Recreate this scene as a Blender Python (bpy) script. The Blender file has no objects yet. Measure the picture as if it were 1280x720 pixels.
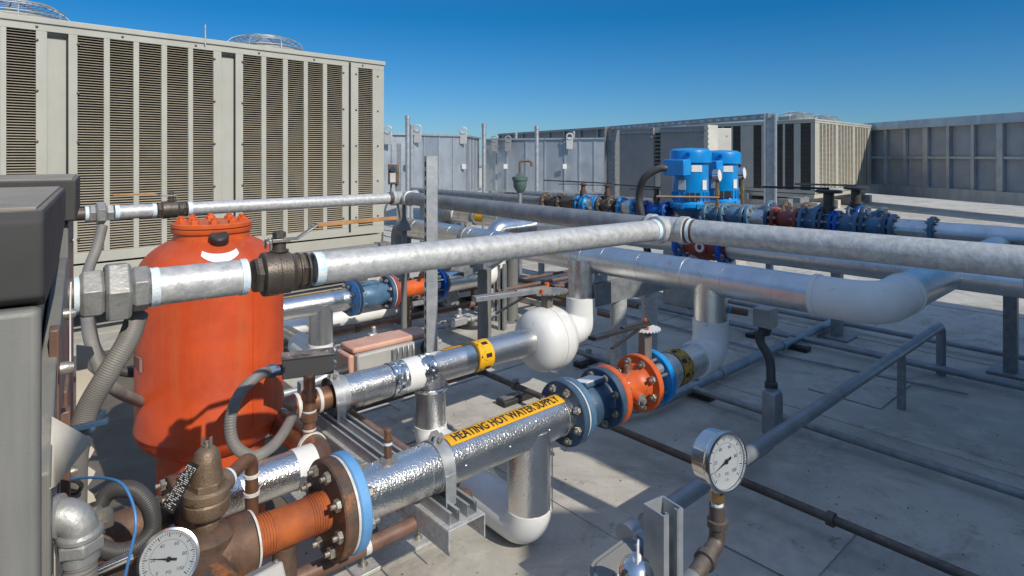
import bpy, bmesh, math, random
from mathutils import Vector, Matrix, noise
random.seed(7)
R = math.radians
PI = math.pi
sc = bpy.context.scene
COL = sc.collection
# ---------------------------------------------------------------- survey of the place
H, F, CX, HY = 1.6, 760.0, 640.0, 195.0          # eye height and the lens, used to survey points of the roof
D1 = Vector((0.747, 0.665, 0)).normalized()      # the two axes of the plant
D2 = Vector((-0.665, 0.747, 0)).normalized()
UP = Vector((0, 0, 1))
def P(px, py, d): return Vector(((px-CX)/F*d, d, H-(py-HY)/F*d))
def Q(px, py, z):
    d = (H-z)*F/(py-HY); return P(px, py, d)
def W(u, v, z): return D1*u + D2*v + UP*z
def PU(px, v):
    k = (px-CX)/F; return v*(D1.y*1.0*0+ -D2.x + k*D2.y)/(D1.x-k*D1.y)
def PV(px, u):
    k = (px-CX)/F; return u*(D1.x-k*D1.y)/(-D2.x+k*D2.y)

# ---------------------------------------------------------------- mesh builder
def frame(ax, up=None):
    z = Vector(ax).normalized()
    u = Vector(up) if up is not None else (UP if abs(z.z) < 0.95 else Vector((1, 0, 0)))
    x = u.cross(z)
    if x.length < 1e-6: x = Vector((0, 1, 0)).cross(z)
    x.normalize(); y = z.cross(x)
    return x, y, z                               # y points along 'up'
class MB:
    def __init__(s): s.v = []; s.f = []; s.mi = []; s.m = 0
    def add(s, vs, fs):
        o = len(s.v); s.v += [Vector(p) for p in vs]
        s.f += [tuple(i+o for i in f) for f in fs]; s.mi += [s.m]*len(fs); return s
    def box(s, c, size, x=(1, 0, 0), y=(0, 1, 0), z=None):
        c = Vector(c); x = Vector(x).normalized(); y = Vector(y).normalized()
        z = x.cross(y) if z is None else Vector(z).normalized()
        a, b, d = size[0]/2, size[1]/2, size[2]/2
        vs = [c+x*i*a+y*j*b+z*k*d for k in (-1, 1) for j in (-1, 1) for i in (-1, 1)]
        return s.add(vs, [(0,2,3,1),(4,5,7,6),(0,1,5,4),(1,3,7,5),(3,2,6,7),(2,0,4,6)])
    def bar(s, p0, p1, w, h, up=UP):
        p0, p1 = Vector(p0), Vector(p1); x, y, z = frame(p1-p0, up)
        return s.box((p0+p1)/2, (w, h, (p1-p0).length), x, y, z)
    def lathe(s, prof, o, ax, seg=40, up=None, cap=True, a0=0, a1=2*PI, hexa=None):
        o = Vector(o); x, y, z = frame(ax, up); n = len(prof); full = abs(a1-a0-2*PI) < 1e-6
        m = seg if full else seg+1
        vs = []
        for r, t in prof:
            for i in range(m):
                a = a0+(a1-a0)*i/seg
                vs.append(o+z*t+(x*math.cos(a)+y*math.sin(a))*r)
        fs = []
        for j in range(n-1):
            for i in range(seg):
                k = (i+1) % m
                fs.append((j*m+i, j*m+k, (j+1)*m+k, (j+1)*m+i))
        if cap and full:
            if prof[0][0] > 1e-6: fs.append(tuple(reversed(range(m))))
            if prof[-1][0] > 1e-6: fs.append(tuple((n-1)*m+i for i in range(m)))
        return s.add(vs, fs)
    def cyl(s, p0, p1, r, r2=None, seg=36, up=None):
        p0, p1 = Vector(p0), Vector(p1)
        return s.lathe([(r, 0), (r if r2 is None else r2, (p1-p0).length)], p0, p1-p0, seg, up)
    def ring(s, p0, p1, ri, ro, seg=40):
        p0, p1 = Vector(p0), Vector(p1); L = (p1-p0).length
        return s.lathe([(ri, 0), (ro, 0), (ro, L), (ri, L), (ri, 0)], p0, p1-p0, seg, cap=False)
    def ball(s, c, r, seg=28, rings=16, ax=UP, sz=1.0):
        pr = [(max(1e-4, r*math.sin(PI*i/rings)), -r*sz*math.cos(PI*i/rings)) for i in range(rings+1)]
        return s.lathe(pr, c, ax, seg)
    def tube(s, pts, r, seg=20, closed=False, cap=True, rad=None, corr=None):
        pts = [Vector(p) for p in pts]; n = len(pts)
        T = []
        for i in range(n):
            a = pts[(i-1) % n] if (closed or i > 0) else pts[i]
            b = pts[(i+1) % n] if (closed or i < n-1) else pts[i]
            T.append((b-a).normalized())
        x = frame(T[0])[0]; vs = []
        for i in range(n):
            x = (x-T[i]*x.dot(T[i])).normalized(); y = T[i].cross(x)
            rr = rad(i/(n-1)) if rad else r
            if corr: rr = r*(1+corr*(0.5 if i % 4 in (0, 1) else -0.5))
            for k in range(seg):
                a = 2*PI*k/seg; vs.append(pts[i]+(x*math.cos(a)+y*math.sin(a))*rr)
        fs = []
        for i in range(n if closed else n-1):
            for k in range(seg):
                j = (i+1) % n; l = (k+1) % seg
                fs.append((i*seg+k, i*seg+l, j*seg+l, j*seg+k))
        if cap and not closed:
            fs.append(tuple(reversed(range(seg)))); fs.append(tuple((n-1)*seg+i for i in range(seg)))
        return s.add(vs, fs)
    def prism(s, poly, o, x, y, depth):
        o = Vector(o); x = Vector(x).normalized(); y = Vector(y).normalized(); z = x.cross(y); n = len(poly)
        vs = [o+x*a+y*b for a, b in poly]+[o+x*a+y*b+z*depth for a, b in poly]
        fs = [tuple(reversed(range(n))), tuple(range(n, 2*n))]+[(i, (i+1) % n, n+(i+1) % n, n+i) for i in range(n)]
        return s.add(vs, fs)
    def quad(s, a, b, c, d): return s.add([a, b, c, d], [(0, 1, 2, 3)])
def catmull(pts, step=0.01, closed=False):
    pts = [Vector(p) for p in pts]; n = len(pts); out = []
    for i in range(n if closed else n-1):
        p1, p2 = pts[i % n], pts[(i+1) % n]
        p0 = pts[(i-1) % n] if (closed or i > 0) else p1*2-p2
        p3 = pts[(i+2) % n] if (closed or i < n-2) else p2*2-p1
        k = max(2, int((p2-p1).length/step))
        for j in range(k):
            t = j/k
            out.append(0.5*((2*p1)+(p2-p0)*t+(2*p0-5*p1+4*p2-p3)*t*t+(3*p1-p0-3*p2+p3)*t**3))
    if not closed: out.append(pts[-1])
    return out
def fillet(pts, r, n=10):
    """polyline with its corners rounded to radius r"""
    pts = [Vector(p) for p in pts]; out = [pts[0]]
    for i in range(1, len(pts)-1):
        p = pts[i]; a = (pts[i-1]-p).normalized(); b = (pts[i+1]-p).normalized()
        ang = a.angle(b); t = r/math.tan(ang/2)
        s0 = p+a*t; s1 = p+b*t; bis = (a+b).normalized(); c = p+bis*(r/math.sin(ang/2))
        e0 = (s0-c); e1 = (s1-c)
        th = e0.angle(e1)
        for k in range(n+1):
            f = k/n; q = (e0*math.sin((1-f)*th)+e1*math.sin(f*th))/math.sin(th) if th > 1e-3 else e0
            out.append(c+q)
    out.append(pts[-1]); return out
# ---------------------------------------------------------------- objects
def wloc(o):
    v = Vector((0, 0, 0))
    while o is not None: v = v+o.location; o = o.parent
    return v
def tag(o, label=None, cat=None, group=None, kind=None):
    if label: o['label'] = label
    if cat: o['category'] = cat
    if group: o['group'] = group
    if kind: o['kind'] = kind
    return o
def thing(name, label, cat, loc=(0, 0, 0), group=None):
    o = bpy.data.objects.new(name, None); COL.objects.link(o); o.location = loc; o.empty_display_size = 0.1
    return tag(o, label, cat, group)
SPLIT = {'bolt', 'screw', 'rivet', 'solder_ring', 'sealant_ring', 'coupling', 'clamp_band', 'anchor_bolt', 'conduit_outlet', 'support_leg', 'concrete_sleeper',
         'steel_beam', 'stand_leg', 'standing_seam', 'foot', 'rust_ring', 'rusty_block', 'power_conduit', 'cable', 'side_trim', 'dark_sleeve', 'galvanised_pipe',
         'foil_patch', 'valve_end', 'door', 'side_trim', 'label_plate', 'slots', 'conduit_end', 'slot_plate', 'edge_trim', 'panel_gap', 'pipe_jacket', 'jacket_crease', 'sheet_panel'}
def pieces_of(mb):
    """the separate solid pieces in a builder; pieces that touch stay together"""
    par = list(range(len(mb.v)))
    def find(a):
        while par[a] != a: par[a] = par[par[a]]; a = par[a]
        return a
    for f in mb.f:
        r0 = find(f[0])
        for i in f[1:]:
            r = find(i)
            if r != r0: par[r] = r0
    comp = {}
    for i in range(len(mb.v)): comp.setdefault(find(i), []).append(i)
    comp = {k: v for k, v in comp.items()}
    keys = list(comp); bb = {}
    for k in keys:
        vs = [mb.v[i] for i in comp[k]]; bb[k] = [min(v[j] for v in vs) for j in range(3)]+[max(v[j] for v in vs) for j in range(3)]
    if len(keys) > 220: return [mb]
    g = {k: k for k in keys}
    def fg(a):
        while g[a] != a: a = g[a]
        return a
    e = 0.0008
    for i, a in enumerate(keys):
        for c in keys[i+1:]:
            A_, B_ = bb[a], bb[c]
            if all(A_[j]-e <= B_[j+3] and B_[j]-e <= A_[j+3] for j in range(3)):
                x, y = fg(a), fg(c)
                if x != y: g[y] = x
    out = {}; own = {i: fg(find(i)) for i in range(len(mb.v))}
    for f, m in zip(mb.f, mb.mi): out.setdefault(own[f[0]], []).append((f, m))
    res = []
    for k, fl in out.items():
        n = MB(); ix = {}
        for f, m in fl:
            for i in f:
                if i not in ix: ix[i] = len(n.v); n.v.append(mb.v[i])
            n.f.append(tuple(ix[i] for i in f)); n.mi.append(m)
        res.append(n)
    return res
def obj(name, mb, mats, parent=None, loc=None, bev=0, sharp=34, label=None, segs=2):
    """link what the builder holds (written in world space) as ONE mesh object; countable parts become one object each"""
    if parent is not None and name in SPLIT:
        ps = pieces_of(mb)
        if len(ps) > 1:
            return [obj1(name, p, mats, parent, loc, bev, sharp, label, segs) for p in ps][0]
    return obj1(name, mb, mats, parent, loc, bev, sharp, label, segs)
def obj1(name, mb, mats, parent=None, loc=None, bev=0, sharp=34, label=None, segs=2):
    org = wloc(parent) if parent else Vector(loc if loc is not None else (0, 0, 0))
    me = bpy.data.meshes.new(name); me.from_pydata([p-org for p in mb.v], [], mb.f)
    if not isinstance(mats, (list, tuple)): mats = [mats]
    for m in mats: me.materials.append(m)
    me.polygons.foreach_set('material_index', mb.mi); me.polygons.foreach_set('use_smooth', [True]*len(mb.f))
    bm = bmesh.new(); bm.from_mesh(me); bmesh.ops.recalc_face_normals(bm, faces=bm.faces); bm.to_mesh(me); bm.free()
    me.set_sharp_from_angle(angle=R(sharp)); me.update()
    o = bpy.data.objects.new(name, me); COL.objects.link(o)
    if parent: o.parent = parent
    else: o.location = org
    if bev:
        b = o.modifiers.new('bevel', 'BEVEL'); b.width = bev; b.segments = segs; b.limit_method = 'ANGLE'; b.angle_limit = R(40)
    if label: o['label'] = label
    return o
def dup(root, loc, label=None, rotz=0, group=None):
    def cp(o, par):
        c = o.copy(); COL.objects.link(c)
        if par is not None: c.parent = par
        for ch in [x for x in bpy.data.objects if x.parent == o]: cp(ch, c)
        return c
    r = cp(root, None); r.location = loc; r.rotation_euler = (0, 0, rotz)
    if label: r['label'] = label
    if group: r['group'] = group
    return r
# ---------------------------------------------------------------- materials
def mat(name, c1, c2=None, scale=6.0, rough=0.5, metal=0.0, bump=0.0, bscale=80.0, spot=None, spotscale=30.0, spotamt=0.5,
        detail=6, contrast=(0.35, 0.65), rvar=0.12, stretch=(1, 1, 1), dust=0.0, dustc=(0.36, 0.31, 0.25), coat=0.0, streak=0.0, spec=0.5, dustr=(0.2, 1.0, 0.38, 0.7)):
    m = bpy.data.materials.new(name); m.use_nodes = True; nt = m.node_tree; N = nt.nodes; L = nt.links
    b = N['Principled BSDF']; tc = N.new('ShaderNodeTexCoord'); mp = N.new('ShaderNodeMapping')
    mp.inputs['Scale'].default_value = stretch; L.new(tc.outputs['Object'], mp.inputs['Vector']); V = mp.outputs['Vector']
    def nz(s, d=detail, ro=0.6, vec=None):
        n = N.new('ShaderNodeTexNoise'); n.inputs['Scale'].default_value = s; n.inputs['Detail'].default_value = d
        n.inputs['Roughness'].default_value = ro; L.new(vec or V, n.inputs['Vector']); return n.outputs['Fac']
    def ramp(fac, a, b_):
        r = N.new('ShaderNodeMapRange'); r.inputs['From Min'].default_value = a; r.inputs['From Max'].default_value = b_
        r.clamp = True; L.new(fac, r.inputs['Value']); return r.outputs['Result']
    def mix(fac, a, b_):
        x = N.new('ShaderNodeMix'); x.data_type = 'RGBA'
        if isinstance(fac, float): x.inputs['Factor'].default_value = fac
        else: L.new(fac, x.inputs['Factor'])
        for sck, val in (('A', a), ('B', b_)):
            i = [q for q in x.inputs if q.name == sck and q.type == 'RGBA'][0]
            if isinstance(val, tuple): i.default_value = (*val, 1)
            else: L.new(val, i)
        return [q for q in x.outputs if q.type == 'RGBA'][0]
    f1 = nz(scale)
    col = mix(ramp(f1, *contrast), c1, c2 or tuple(x*0.8 for x in c1))
    if spot: 
        col = mix(ramp(nz(spotscale, 5, 0.7), 1-spotamt, 1-spotamt+0.12), col, spot)
    if streak:
        m2 = N.new('ShaderNodeMapping'); m2.inputs['Scale'].default_value = (14, 14, 1.2); L.new(tc.outputs['Object'], m2.inputs['Vector'])
        s_ = nz(1.6, 5, 0.6, m2.outputs['Vector']); col = mix(scaled(N, L, ramp(s_, 0.5, 0.75), streak), col, dustc)
    if dust:
        g = N.new('ShaderNodeNewGeometry'); sp = N.new('ShaderNodeSeparateXYZ'); L.new(g.outputs['True Normal' if dustr[0] > 0.5 else 'Normal'], sp.inputs[0])
        d1 = ramp(sp.outputs['Z'], dustr[0], dustr[1]); mu = N.new('ShaderNodeMath'); mu.operation = 'MULTIPLY'
        L.new(d1, mu.inputs[0]); L.new(ramp(nz(14, 6, 0.65), dustr[2], dustr[3]), mu.inputs[1])
        col = mix(scaled(N, L, mu.outputs[0], dust), col, dustc)
    L.new(col, b.inputs['Base Color'])
    rr = N.new('ShaderNodeMapRange'); rr.inputs['To Min'].default_value = max(0.03, rough-rvar); rr.inputs['To Max'].default_value = min(1, rough+rvar)
    L.new(nz(scale*3), rr.inputs['Value']); L.new(rr.outputs['Result'], b.inputs['Roughness'])
    b.inputs['Metallic'].default_value = metal
    b.inputs['Specular IOR Level'].default_value = spec
    if coat: b.inputs['Coat Weight'].default_value = coat; b.inputs['Coat Roughness'].default_value = 0.2
    if bump:
        bp = N.new('ShaderNodeBump'); bp.inputs['Strength'].default_value = bump; bp.inputs['Distance'].default_value = 0.002
        L.new(nz(bscale, 2, 0.5), bp.inputs['Height']); L.new(bp.outputs['Normal'], b.inputs['Normal'])
    return m
def scaled(N, L, sck, k):
    mu = N.new('ShaderNodeMath'); mu.operation = 'MULTIPLY'; L.new(sck, mu.inputs[0]); mu.inputs[1].default_value = k; return mu.outputs[0]
M = {}
M['galv'] = mat('galvanised steel', (0.50, 0.52, 0.53), (0.36, 0.38, 0.39), 18, 0.47, 0.62, 0.15, 120, spot=(0.30, 0.28, 0.25), spotscale=22, spotamt=0.36, dust=0.5, dustc=(0.50, 0.48, 0.43))
M['galv2'] = mat('weathered galvanised pipe', (0.60, 0.60, 0.58), (0.40, 0.41, 0.41), 48, 0.46, 0.35, 0.4, 130, spot=(0.26, 0.23, 0.2), spotscale=34, spotamt=0.38, dust=0.4, dustc=(0.55, 0.53, 0.48))
M['galvdk'] = mat('dull dark galvanised', (0.33, 0.34, 0.345), (0.22, 0.23, 0.235), 18, 0.5, 0.5, 0.2, 90, dust=0.5)
M['alu'] = mat('embossed aluminium jacket', (0.86, 0.85, 0.82), (0.74, 0.73, 0.70), 7, 0.25, 0.98, 0.9, 150, spot=(0.45, 0.42, 0.37), spotscale=9, spotamt=0.36, rvar=0.08)
M['alu2'] = mat('fine grained aluminium jacket', (0.82, 0.81, 0.80), (0.66, 0.65, 0.64), 6, 0.30, 0.97, 0.45, 260, spot=(0.5, 0.45, 0.40), spotscale=7, spotamt=0.40, rvar=0.09)
M['alusm'] = mat('smooth aluminium sheet', (0.76, 0.76, 0.75), (0.55, 0.55, 0.54), 10, 0.3, 1.0, 0.2, 40, rvar=0.12)
M['foil'] = mat('crumpled foil tape', (0.85, 0.85, 0.84), (0.6, 0.6, 0.6), 12, 0.18, 1.0, 1.0, 45)
M['pvc'] = mat('white insulation cover', (0.74, 0.74, 0.715), (0.66, 0.66, 0.63), 5, 0.36, 0, 0.06, 60, spot=(0.46, 0.42, 0.35), spotscale=14, spotamt=0.36, dust=0.22, dustc=(0.45, 0.40, 0.33))
M['orange'] = mat('orange tank paint', (0.60, 0.078, 0.014), (0.43, 0.052, 0.011), 4.5, 0.46, 0, 0.2, 70, spot=(0.42, 0.075, 0.03), spotscale=26, spotamt=0.40, dust=0.4, dustc=(0.45, 0.13, 0.05), streak=0.55)
M['orange2'] = mat('orange red cast paint', (0.66, 0.12, 0.02), (0.48, 0.075, 0.017), 9, 0.45, 0, 0.25, 110, spot=(0.22, 0.06, 0.03), spotscale=24, spotamt=0.38, dust=0.3, dustc=(0.5, 0.24, 0.14))
M['redpaint'] = mat('dull red cast paint', (0.33, 0.045, 0.03), (0.2, 0.035, 0.025), 9, 0.5, 0, 0.25, 110, dust=0.4)
M['blue'] = mat('bright blue paint', (0.0, 0.27, 0.66), (0.0, 0.21, 0.55), 6, 0.32, 0, 0.08, 110, coat=0.3, dust=0.15)
M['blue2'] = mat('deep blue paint', (0.0, 0.10, 0.45), (0.0, 0.07, 0.33), 6, 0.35, 0, 0.1, 110)
M['bluedk'] = mat('dusty navy cast iron', (0.045, 0.10, 0.17), (0.035, 0.065, 0.11), 12, 0.5, 0.1, 0.35, 130, spot=(0.15, 0.12, 0.09), spotscale=30, spotamt=0.36, dust=0.25, dustc=(0.24, 0.28, 0.32))
M['bluegrey'] = mat('blue grey cast iron', (0.085, 0.19, 0.30), (0.055, 0.12, 0.20), 10, 0.45, 0.1, 0.3, 120, dust=0.3, dustc=(0.32, 0.38, 0.42), spot=(0.2, 0.2, 0.18), spotscale=25, spotamt=0.34)
M['bluemask'] = mat('light blue flange edge', (0.13, 0.34, 0.62), (0.10, 0.26, 0.50), 10, 0.55, 0, 0.15, 90, spot=(0.35, 0.45, 0.55), spotscale=18, spotamt=0.35)
M['rust'] = mat('rusty iron', (0.165, 0.09, 0.055), (0.07, 0.055, 0.045), 14, 0.66, 0.25, 0.7, 110, spot=(0.36, 0.125, 0.035), spotscale=13, spotamt=0.43)
M['rustor'] = mat('bright orange rust', (0.42, 0.105, 0.02), (0.25, 0.06, 0.018), 12, 0.75, 0.05, 0.5, 160, spot=(0.18, 0.06, 0.03), spotscale=20, spotamt=0.36)
M['blackiron'] = mat('brown black iron pipe', (0.13, 0.10, 0.085), (0.075, 0.06, 0.055), 9, 0.55, 0.35, 0.3, 140, spot=(0.24, 0.11, 0.06), spotscale=14, spotamt=0.40, dust=0.5)
M['brownpipe'] = mat('brown painted pipe', (0.20, 0.115, 0.085), (0.14, 0.075, 0.055), 8, 0.5, 0.2, 0.25, 100, spot=(0.09, 0.06, 0.05), spotscale=18, spotamt=0.40, dust=0.45)
M['copper'] = mat('aged copper', (0.36, 0.18, 0.10), (0.19, 0.11, 0.075), 13, 0.42, 0.65, 0.25, 90, spot=(0.42, 0.38, 0.32), spotscale=12, spotamt=0.36)
M['brass'] = mat('dull brass', (0.50, 0.32, 0.13), (0.33, 0.2, 0.09), 15, 0.38, 0.8, 0.15, 90)
M['bronze'] = mat('weathered bronze', (0.25, 0.175, 0.115), (0.14, 0.10, 0.07), 14, 0.55, 0.45, 0.7, 150, spot=(0.10, 0.07, 0.05), spotscale=22, spotamt=0.42, dust=0.4)
M['castbrown'] = mat('dark brown cast valve', (0.115, 0.095, 0.075), (0.075, 0.062, 0.05), 12, 0.45, 0.45, 0.5, 220, spot=(0.22, 0.18, 0.14), spotscale=20, spotamt=0.36, dust=0.5)
M['malle'] = mat('galvanised malleable fitting', (0.40, 0.40, 0.38), (0.27, 0.27, 0.255), 16, 0.52, 0.5, 0.5, 120, spot=(0.19, 0.18, 0.16), spotscale=24, spotamt=0.40, dust=0.4)
M['tape'] = mat('pale blue thread tape', (0.52, 0.66, 0.76), (0.70, 0.74, 0.74), 45, 0.6, 0, 0.6, 160, spot=(0.25, 0.45, 0.66), spotscale=50, spotamt=0.45)
M['whitetape'] = mat('white thread sealant', (0.66, 0.65, 0.6), (0.5, 0.48, 0.44), 30, 0.6, 0, 0.6, 160)
M['hood'] = mat('charcoal cabinet paint', (0.075, 0.073, 0.07), (0.058, 0.057, 0.055), 4, 0.7, 0, 0, 400, spot=(0.13, 0.12, 0.11), spotscale=60, spotamt=0.30, dust=0.95, dustc=(0.27, 0.235, 0.195), spec=0.15, dustr=(0.90, 0.98, 0.1, 0.55))
M['cab'] = mat('grey cabinet paint', (0.18, 0.18, 0.165), (0.145, 0.145, 0.135), 3, 0.55, 0, 0.15, 300, spot=(0.28, 0.27, 0.25), spotscale=7, spotamt=0.36, streak=0.3)
M['hoodtop'] = mat('dusty faded hood top', (0.30, 0.265, 0.22), (0.235, 0.21, 0.175), 7, 0.7, 0, 0, 200, spot=(0.17, 0.155, 0.135), spotscale=16, spotamt=0.42, spec=0.2)
M['cab2'] = mat('warm grey side sheet', (0.23, 0.215, 0.195), (0.14, 0.12, 0.105), 6, 0.45, 0.3, 0.25, 80, spot=(0.34, 0.30, 0.25), spotscale=9, spotamt=0.40, streak=0.4)
M['peel'] = mat('peeling pale film', (0.62, 0.57, 0.48), (0.48, 0.43, 0.35), 12, 0.5, 0, 0.4, 30)
M['hose'] = mat('grey flexible conduit', (0.20, 0.19, 0.17), (0.15, 0.14, 0.13), 10, 0.55, 0, 0.1, 90, dust=0.6, dustc=(0.3, 0.28, 0.24))
M['hosedk'] = mat('dark flexible conduit', (0.06, 0.058, 0.056), (0.045, 0.045, 0.045), 10, 0.5, 0, 0.1, 90, dust=0.5, dustc=(0.14, 0.13, 0.12))
M['conduit'] = mat('bare steel conduit', (0.34, 0.37, 0.40), (0.25, 0.27, 0.30), 9, 0.42, 0.55, 0.1, 90, spot=(0.25, 0.2, 0.15), spotscale=15, spotamt=0.36, dust=0.3)
M['black'] = mat('black paint', (0.022, 0.022, 0.024), (0.03, 0.03, 0.03), 9, 0.45, 0, 0.15, 120, dust=0.4, dustc=(0.12, 0.11, 0.10))
M['ink'] = mat('black printing ink', (0.014, 0.013, 0.012), (0.02, 0.02, 0.02), 9, 0.6)
M['actbox'] = mat('graphite control box', (0.055, 0.055, 0.055), (0.045, 0.045, 0.045), 6, 0.55, 0, 0.1, 300, dust=2.0, dustc=(0.22, 0.19, 0.17))
M['yellow'] = mat('safety yellow label', (0.80, 0.43, 0.012), (0.72, 0.36, 0.010), 6, 0.42, 0, 0, 10, spot=(0.5, 0.3, 0.06), spotscale=25, spotamt=0.33)
M['yellowold'] = mat('worn yellow label', (0.46, 0.26, 0.03), (0.26, 0.15, 0.04), 14, 0.5, 0, 0, 10)
M['chil'] = mat('beige chiller paint', (0.43, 0.42, 0.36), (0.37, 0.365, 0.31), 2.0, 0.5, 0, 0.04, 50, spot=(0.30, 0.26, 0.19), spotscale=6, spotamt=0.32, streak=0.25)
M['slat'] = mat('brown beige louvre', (0.46, 0.41, 0.32), (0.38, 0.34, 0.26), 5, 0.55, 0.1, 0, 50)  # the slats' own brownish beige
M['dark'] = mat('dark coil', (0.035, 0.027, 0.02), (0.02, 0.016, 0.013), 9, 0.8)
M['gasket'] = mat('black gap', (0.02, 0.02, 0.018), None, 9, 0.8)
M['sheet'] = mat('galvanised duct sheet', (0.50, 0.54, 0.57), (0.36, 0.40, 0.44), 3.5, 0.42, 0.6, 0.12, 9, spot=(0.55, 0.58, 0.6), spotscale=2.2, spotamt=0.42, stretch=(1, 1, 0.5))
M['sheet2'] = mat('galvanised duct sheet darker', (0.34, 0.37, 0.41), (0.46, 0.50, 0.54), 2.5, 0.40, 0.65, 0.12, 9, stretch=(1, 1, 0.5))
M['greypanel'] = mat('grey unit panel', (0.24, 0.245, 0.25), (0.20, 0.205, 0.21), 2, 0.55, 0, 0.05, 40, streak=0.2)
M['wallpanel'] = mat('pale grey wall panel', (0.40, 0.41, 0.42), (0.32, 0.33, 0.34), 2, 0.55, 0.1, 0.05, 40, streak=0.3)
M['deckshade'] = mat('painted brown deck shade', (0.15, 0.125, 0.095), (0.10, 0.085, 0.065), 3, 0.75, 0, 0.4, 60, spot=(0.24, 0.21, 0.17), spotscale=5, spotamt=0.38)  # dark brown that paints shade onto the left deck
M['cream'] = mat('cream unit panel', (0.52, 0.50, 0.44), (0.46, 0.44, 0.38), 3, 0.5, 0, 0.05, 40)
M['greenv'] = mat('green grey vent cap', (0.10, 0.16, 0.14), (0.07, 0.11, 0.10), 9, 0.55, 0.1, 0.2, 90)
M['dial'] = mat('white gauge dial', (0.74, 0.76, 0.75), (0.68, 0.70, 0.68), 5, 0.35)
M['chrome'] = mat('polished steel', (0.75, 0.75, 0.75), (0.6, 0.6, 0.6), 9, 0.16, 1.0, 0.05, 40, rvar=0.05)
M['bolt'] = mat('zinc bolt', (0.45, 0.42, 0.36), (0.27, 0.24, 0.2), 30, 0.42, 0.7, 0.3, 200)
M['pink'] = mat('faded red lid', (0.60, 0.36, 0.27), (0.52, 0.27, 0.19), 8, 0.55, 0, 0.1, 90, dust=0.5, dustc=(0.55, 0.36, 0.28))
M['actgrey'] = mat('light grey housing', (0.40, 0.395, 0.37), (0.34, 0.335, 0.31), 8, 0.5, 0, 0.1, 90)
M['plate'] = mat('printed metal plate', (0.72, 0.72, 0.70), (0.58, 0.58, 0.57), 8, 0.45, 0.0)
M['whitepaint'] = mat('white sticker', (0.80, 0.80, 0.77), (0.7, 0.7, 0.67), 12, 0.5)
M['wireb'] = mat('blue wire', (0.06, 0.22, 0.52), None, 9, 0.4)
M['amber'] = mat('amber lever sleeve', (0.52, 0.24, 0.07), (0.30, 0.15, 0.06), 20, 0.5, 0, 0.3, 120)
# glass over the dials
g = bpy.data.materials.new('gauge glass'); g.use_nodes = True; b = g.node_tree.nodes['Principled BSDF']
b.inputs['Base Color'].default_value = (1, 1, 1, 1); b.inputs['Roughness'].default_value = 0.03; b.inputs['Transmission Weight'].default_value = 1; b.inputs['IOR'].default_value = 1.2
M['glass'] = g
# roof deck
def deck_mat():
    m = bpy.data.materials.new('stained roof deck'); m.use_nodes = True; nt = m.node_tree; N = nt.nodes; L = nt.links; b = N['Principled BSDF']
    tc = N.new('ShaderNodeTexCoord'); V = tc.outputs['Object']
    def nz(s, d, ro, w=0):
        n = N.new('ShaderNodeTexNoise'); n.inputs['Scale'].default_value = s; n.inputs['Detail'].default_value = d; n.inputs['Roughness'].default_value = ro
        n.inputs['Distortion'].default_value = w; L.new(V, n.inputs['Vector']); return n.outputs['Fac']
    def ramp(f, a, c, lo=0, hi=1):
        r = N.new('ShaderNodeMapRange'); r.inputs[1].default_value = a; r.inputs[2].default_value = c; r.inputs[3].default_value = lo; r.inputs[4].default_value = hi; L.new(f, r.inputs[0]); return r.outputs[0]
    def mix(f, a, c):
        x = N.new('ShaderNodeMix'); x.data_type = 'RGBA'; L.new(f, x.inputs['Factor'])
        for i, v in ((6, a), (7, c)):
            if isinstance(v, tuple): x.inputs[i].default_value = (*v, 1)
            else: L.new(v, x.inputs[i])
        return x.outputs[2]
    c = mix(ramp(nz(1.3, 8, 0.62, 0.4), 0.35, 0.66), (0.50, 0.47, 0.41), (0.37, 0.35, 0.305))
    c = mix(ramp(nz(5.5, 6, 0.6), 0.5, 0.7, 0, 0.7), c, (0.58, 0.55, 0.48))
    c = mix(ramp(nz(2.2, 9, 0.72, 1.2), 0.56, 0.66, 0, 0.75), c, (0.22, 0.20, 0.17))
    c = mix(ramp(nz(9, 7, 0.75, 0.6), 0.66, 0.72, 0, 0.75), c, (0.12, 0.085, 0.055))
    c = mix(ramp(nz(38, 4, 0.6), 0.70, 0.74, 0, 0.8), c, (0.09, 0.06, 0.04))
    c = mix(ramp(nz(0.9, 10, 0.78, 0.8), 0.52, 0.60, 0, 0.45), c, (0.26, 0.225, 0.185))
    c = mix(ramp(nz(110, 3, 0.6), 0.62, 0.72, 0, 0.6), c, (0.16, 0.14, 0.12))
    c = mix(ramp(nz(17, 8, 0.8, 0.3), 0.60, 0.70, 0, 0.55), c, (0.17, 0.14, 0.11))
    L.new(c, b.inputs['Base Color']); L.new(ramp(nz(3, 5, 0.6), 0.3, 0.7, 0.55, 0.85), b.inputs['Roughness'])
    bp = N.new('ShaderNodeBump'); bp.inputs['Strength'].default_value = 0.35; bp.inputs['Distance'].default_value = 0.004
    L.new(nz(60, 6, 0.7), bp.inputs['Height']); L.new(bp.outputs[0], b.inputs['Normal']); return m
M['deck'] = deck_mat()
M['seam'] = mat('pale seam strip', (0.50, 0.47, 0.41), (0.38, 0.35, 0.31), 12, 0.7, 0, 0.3, 60, spot=(0.14, 0.11, 0.09), spotscale=8, spotamt=0.40)
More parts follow.
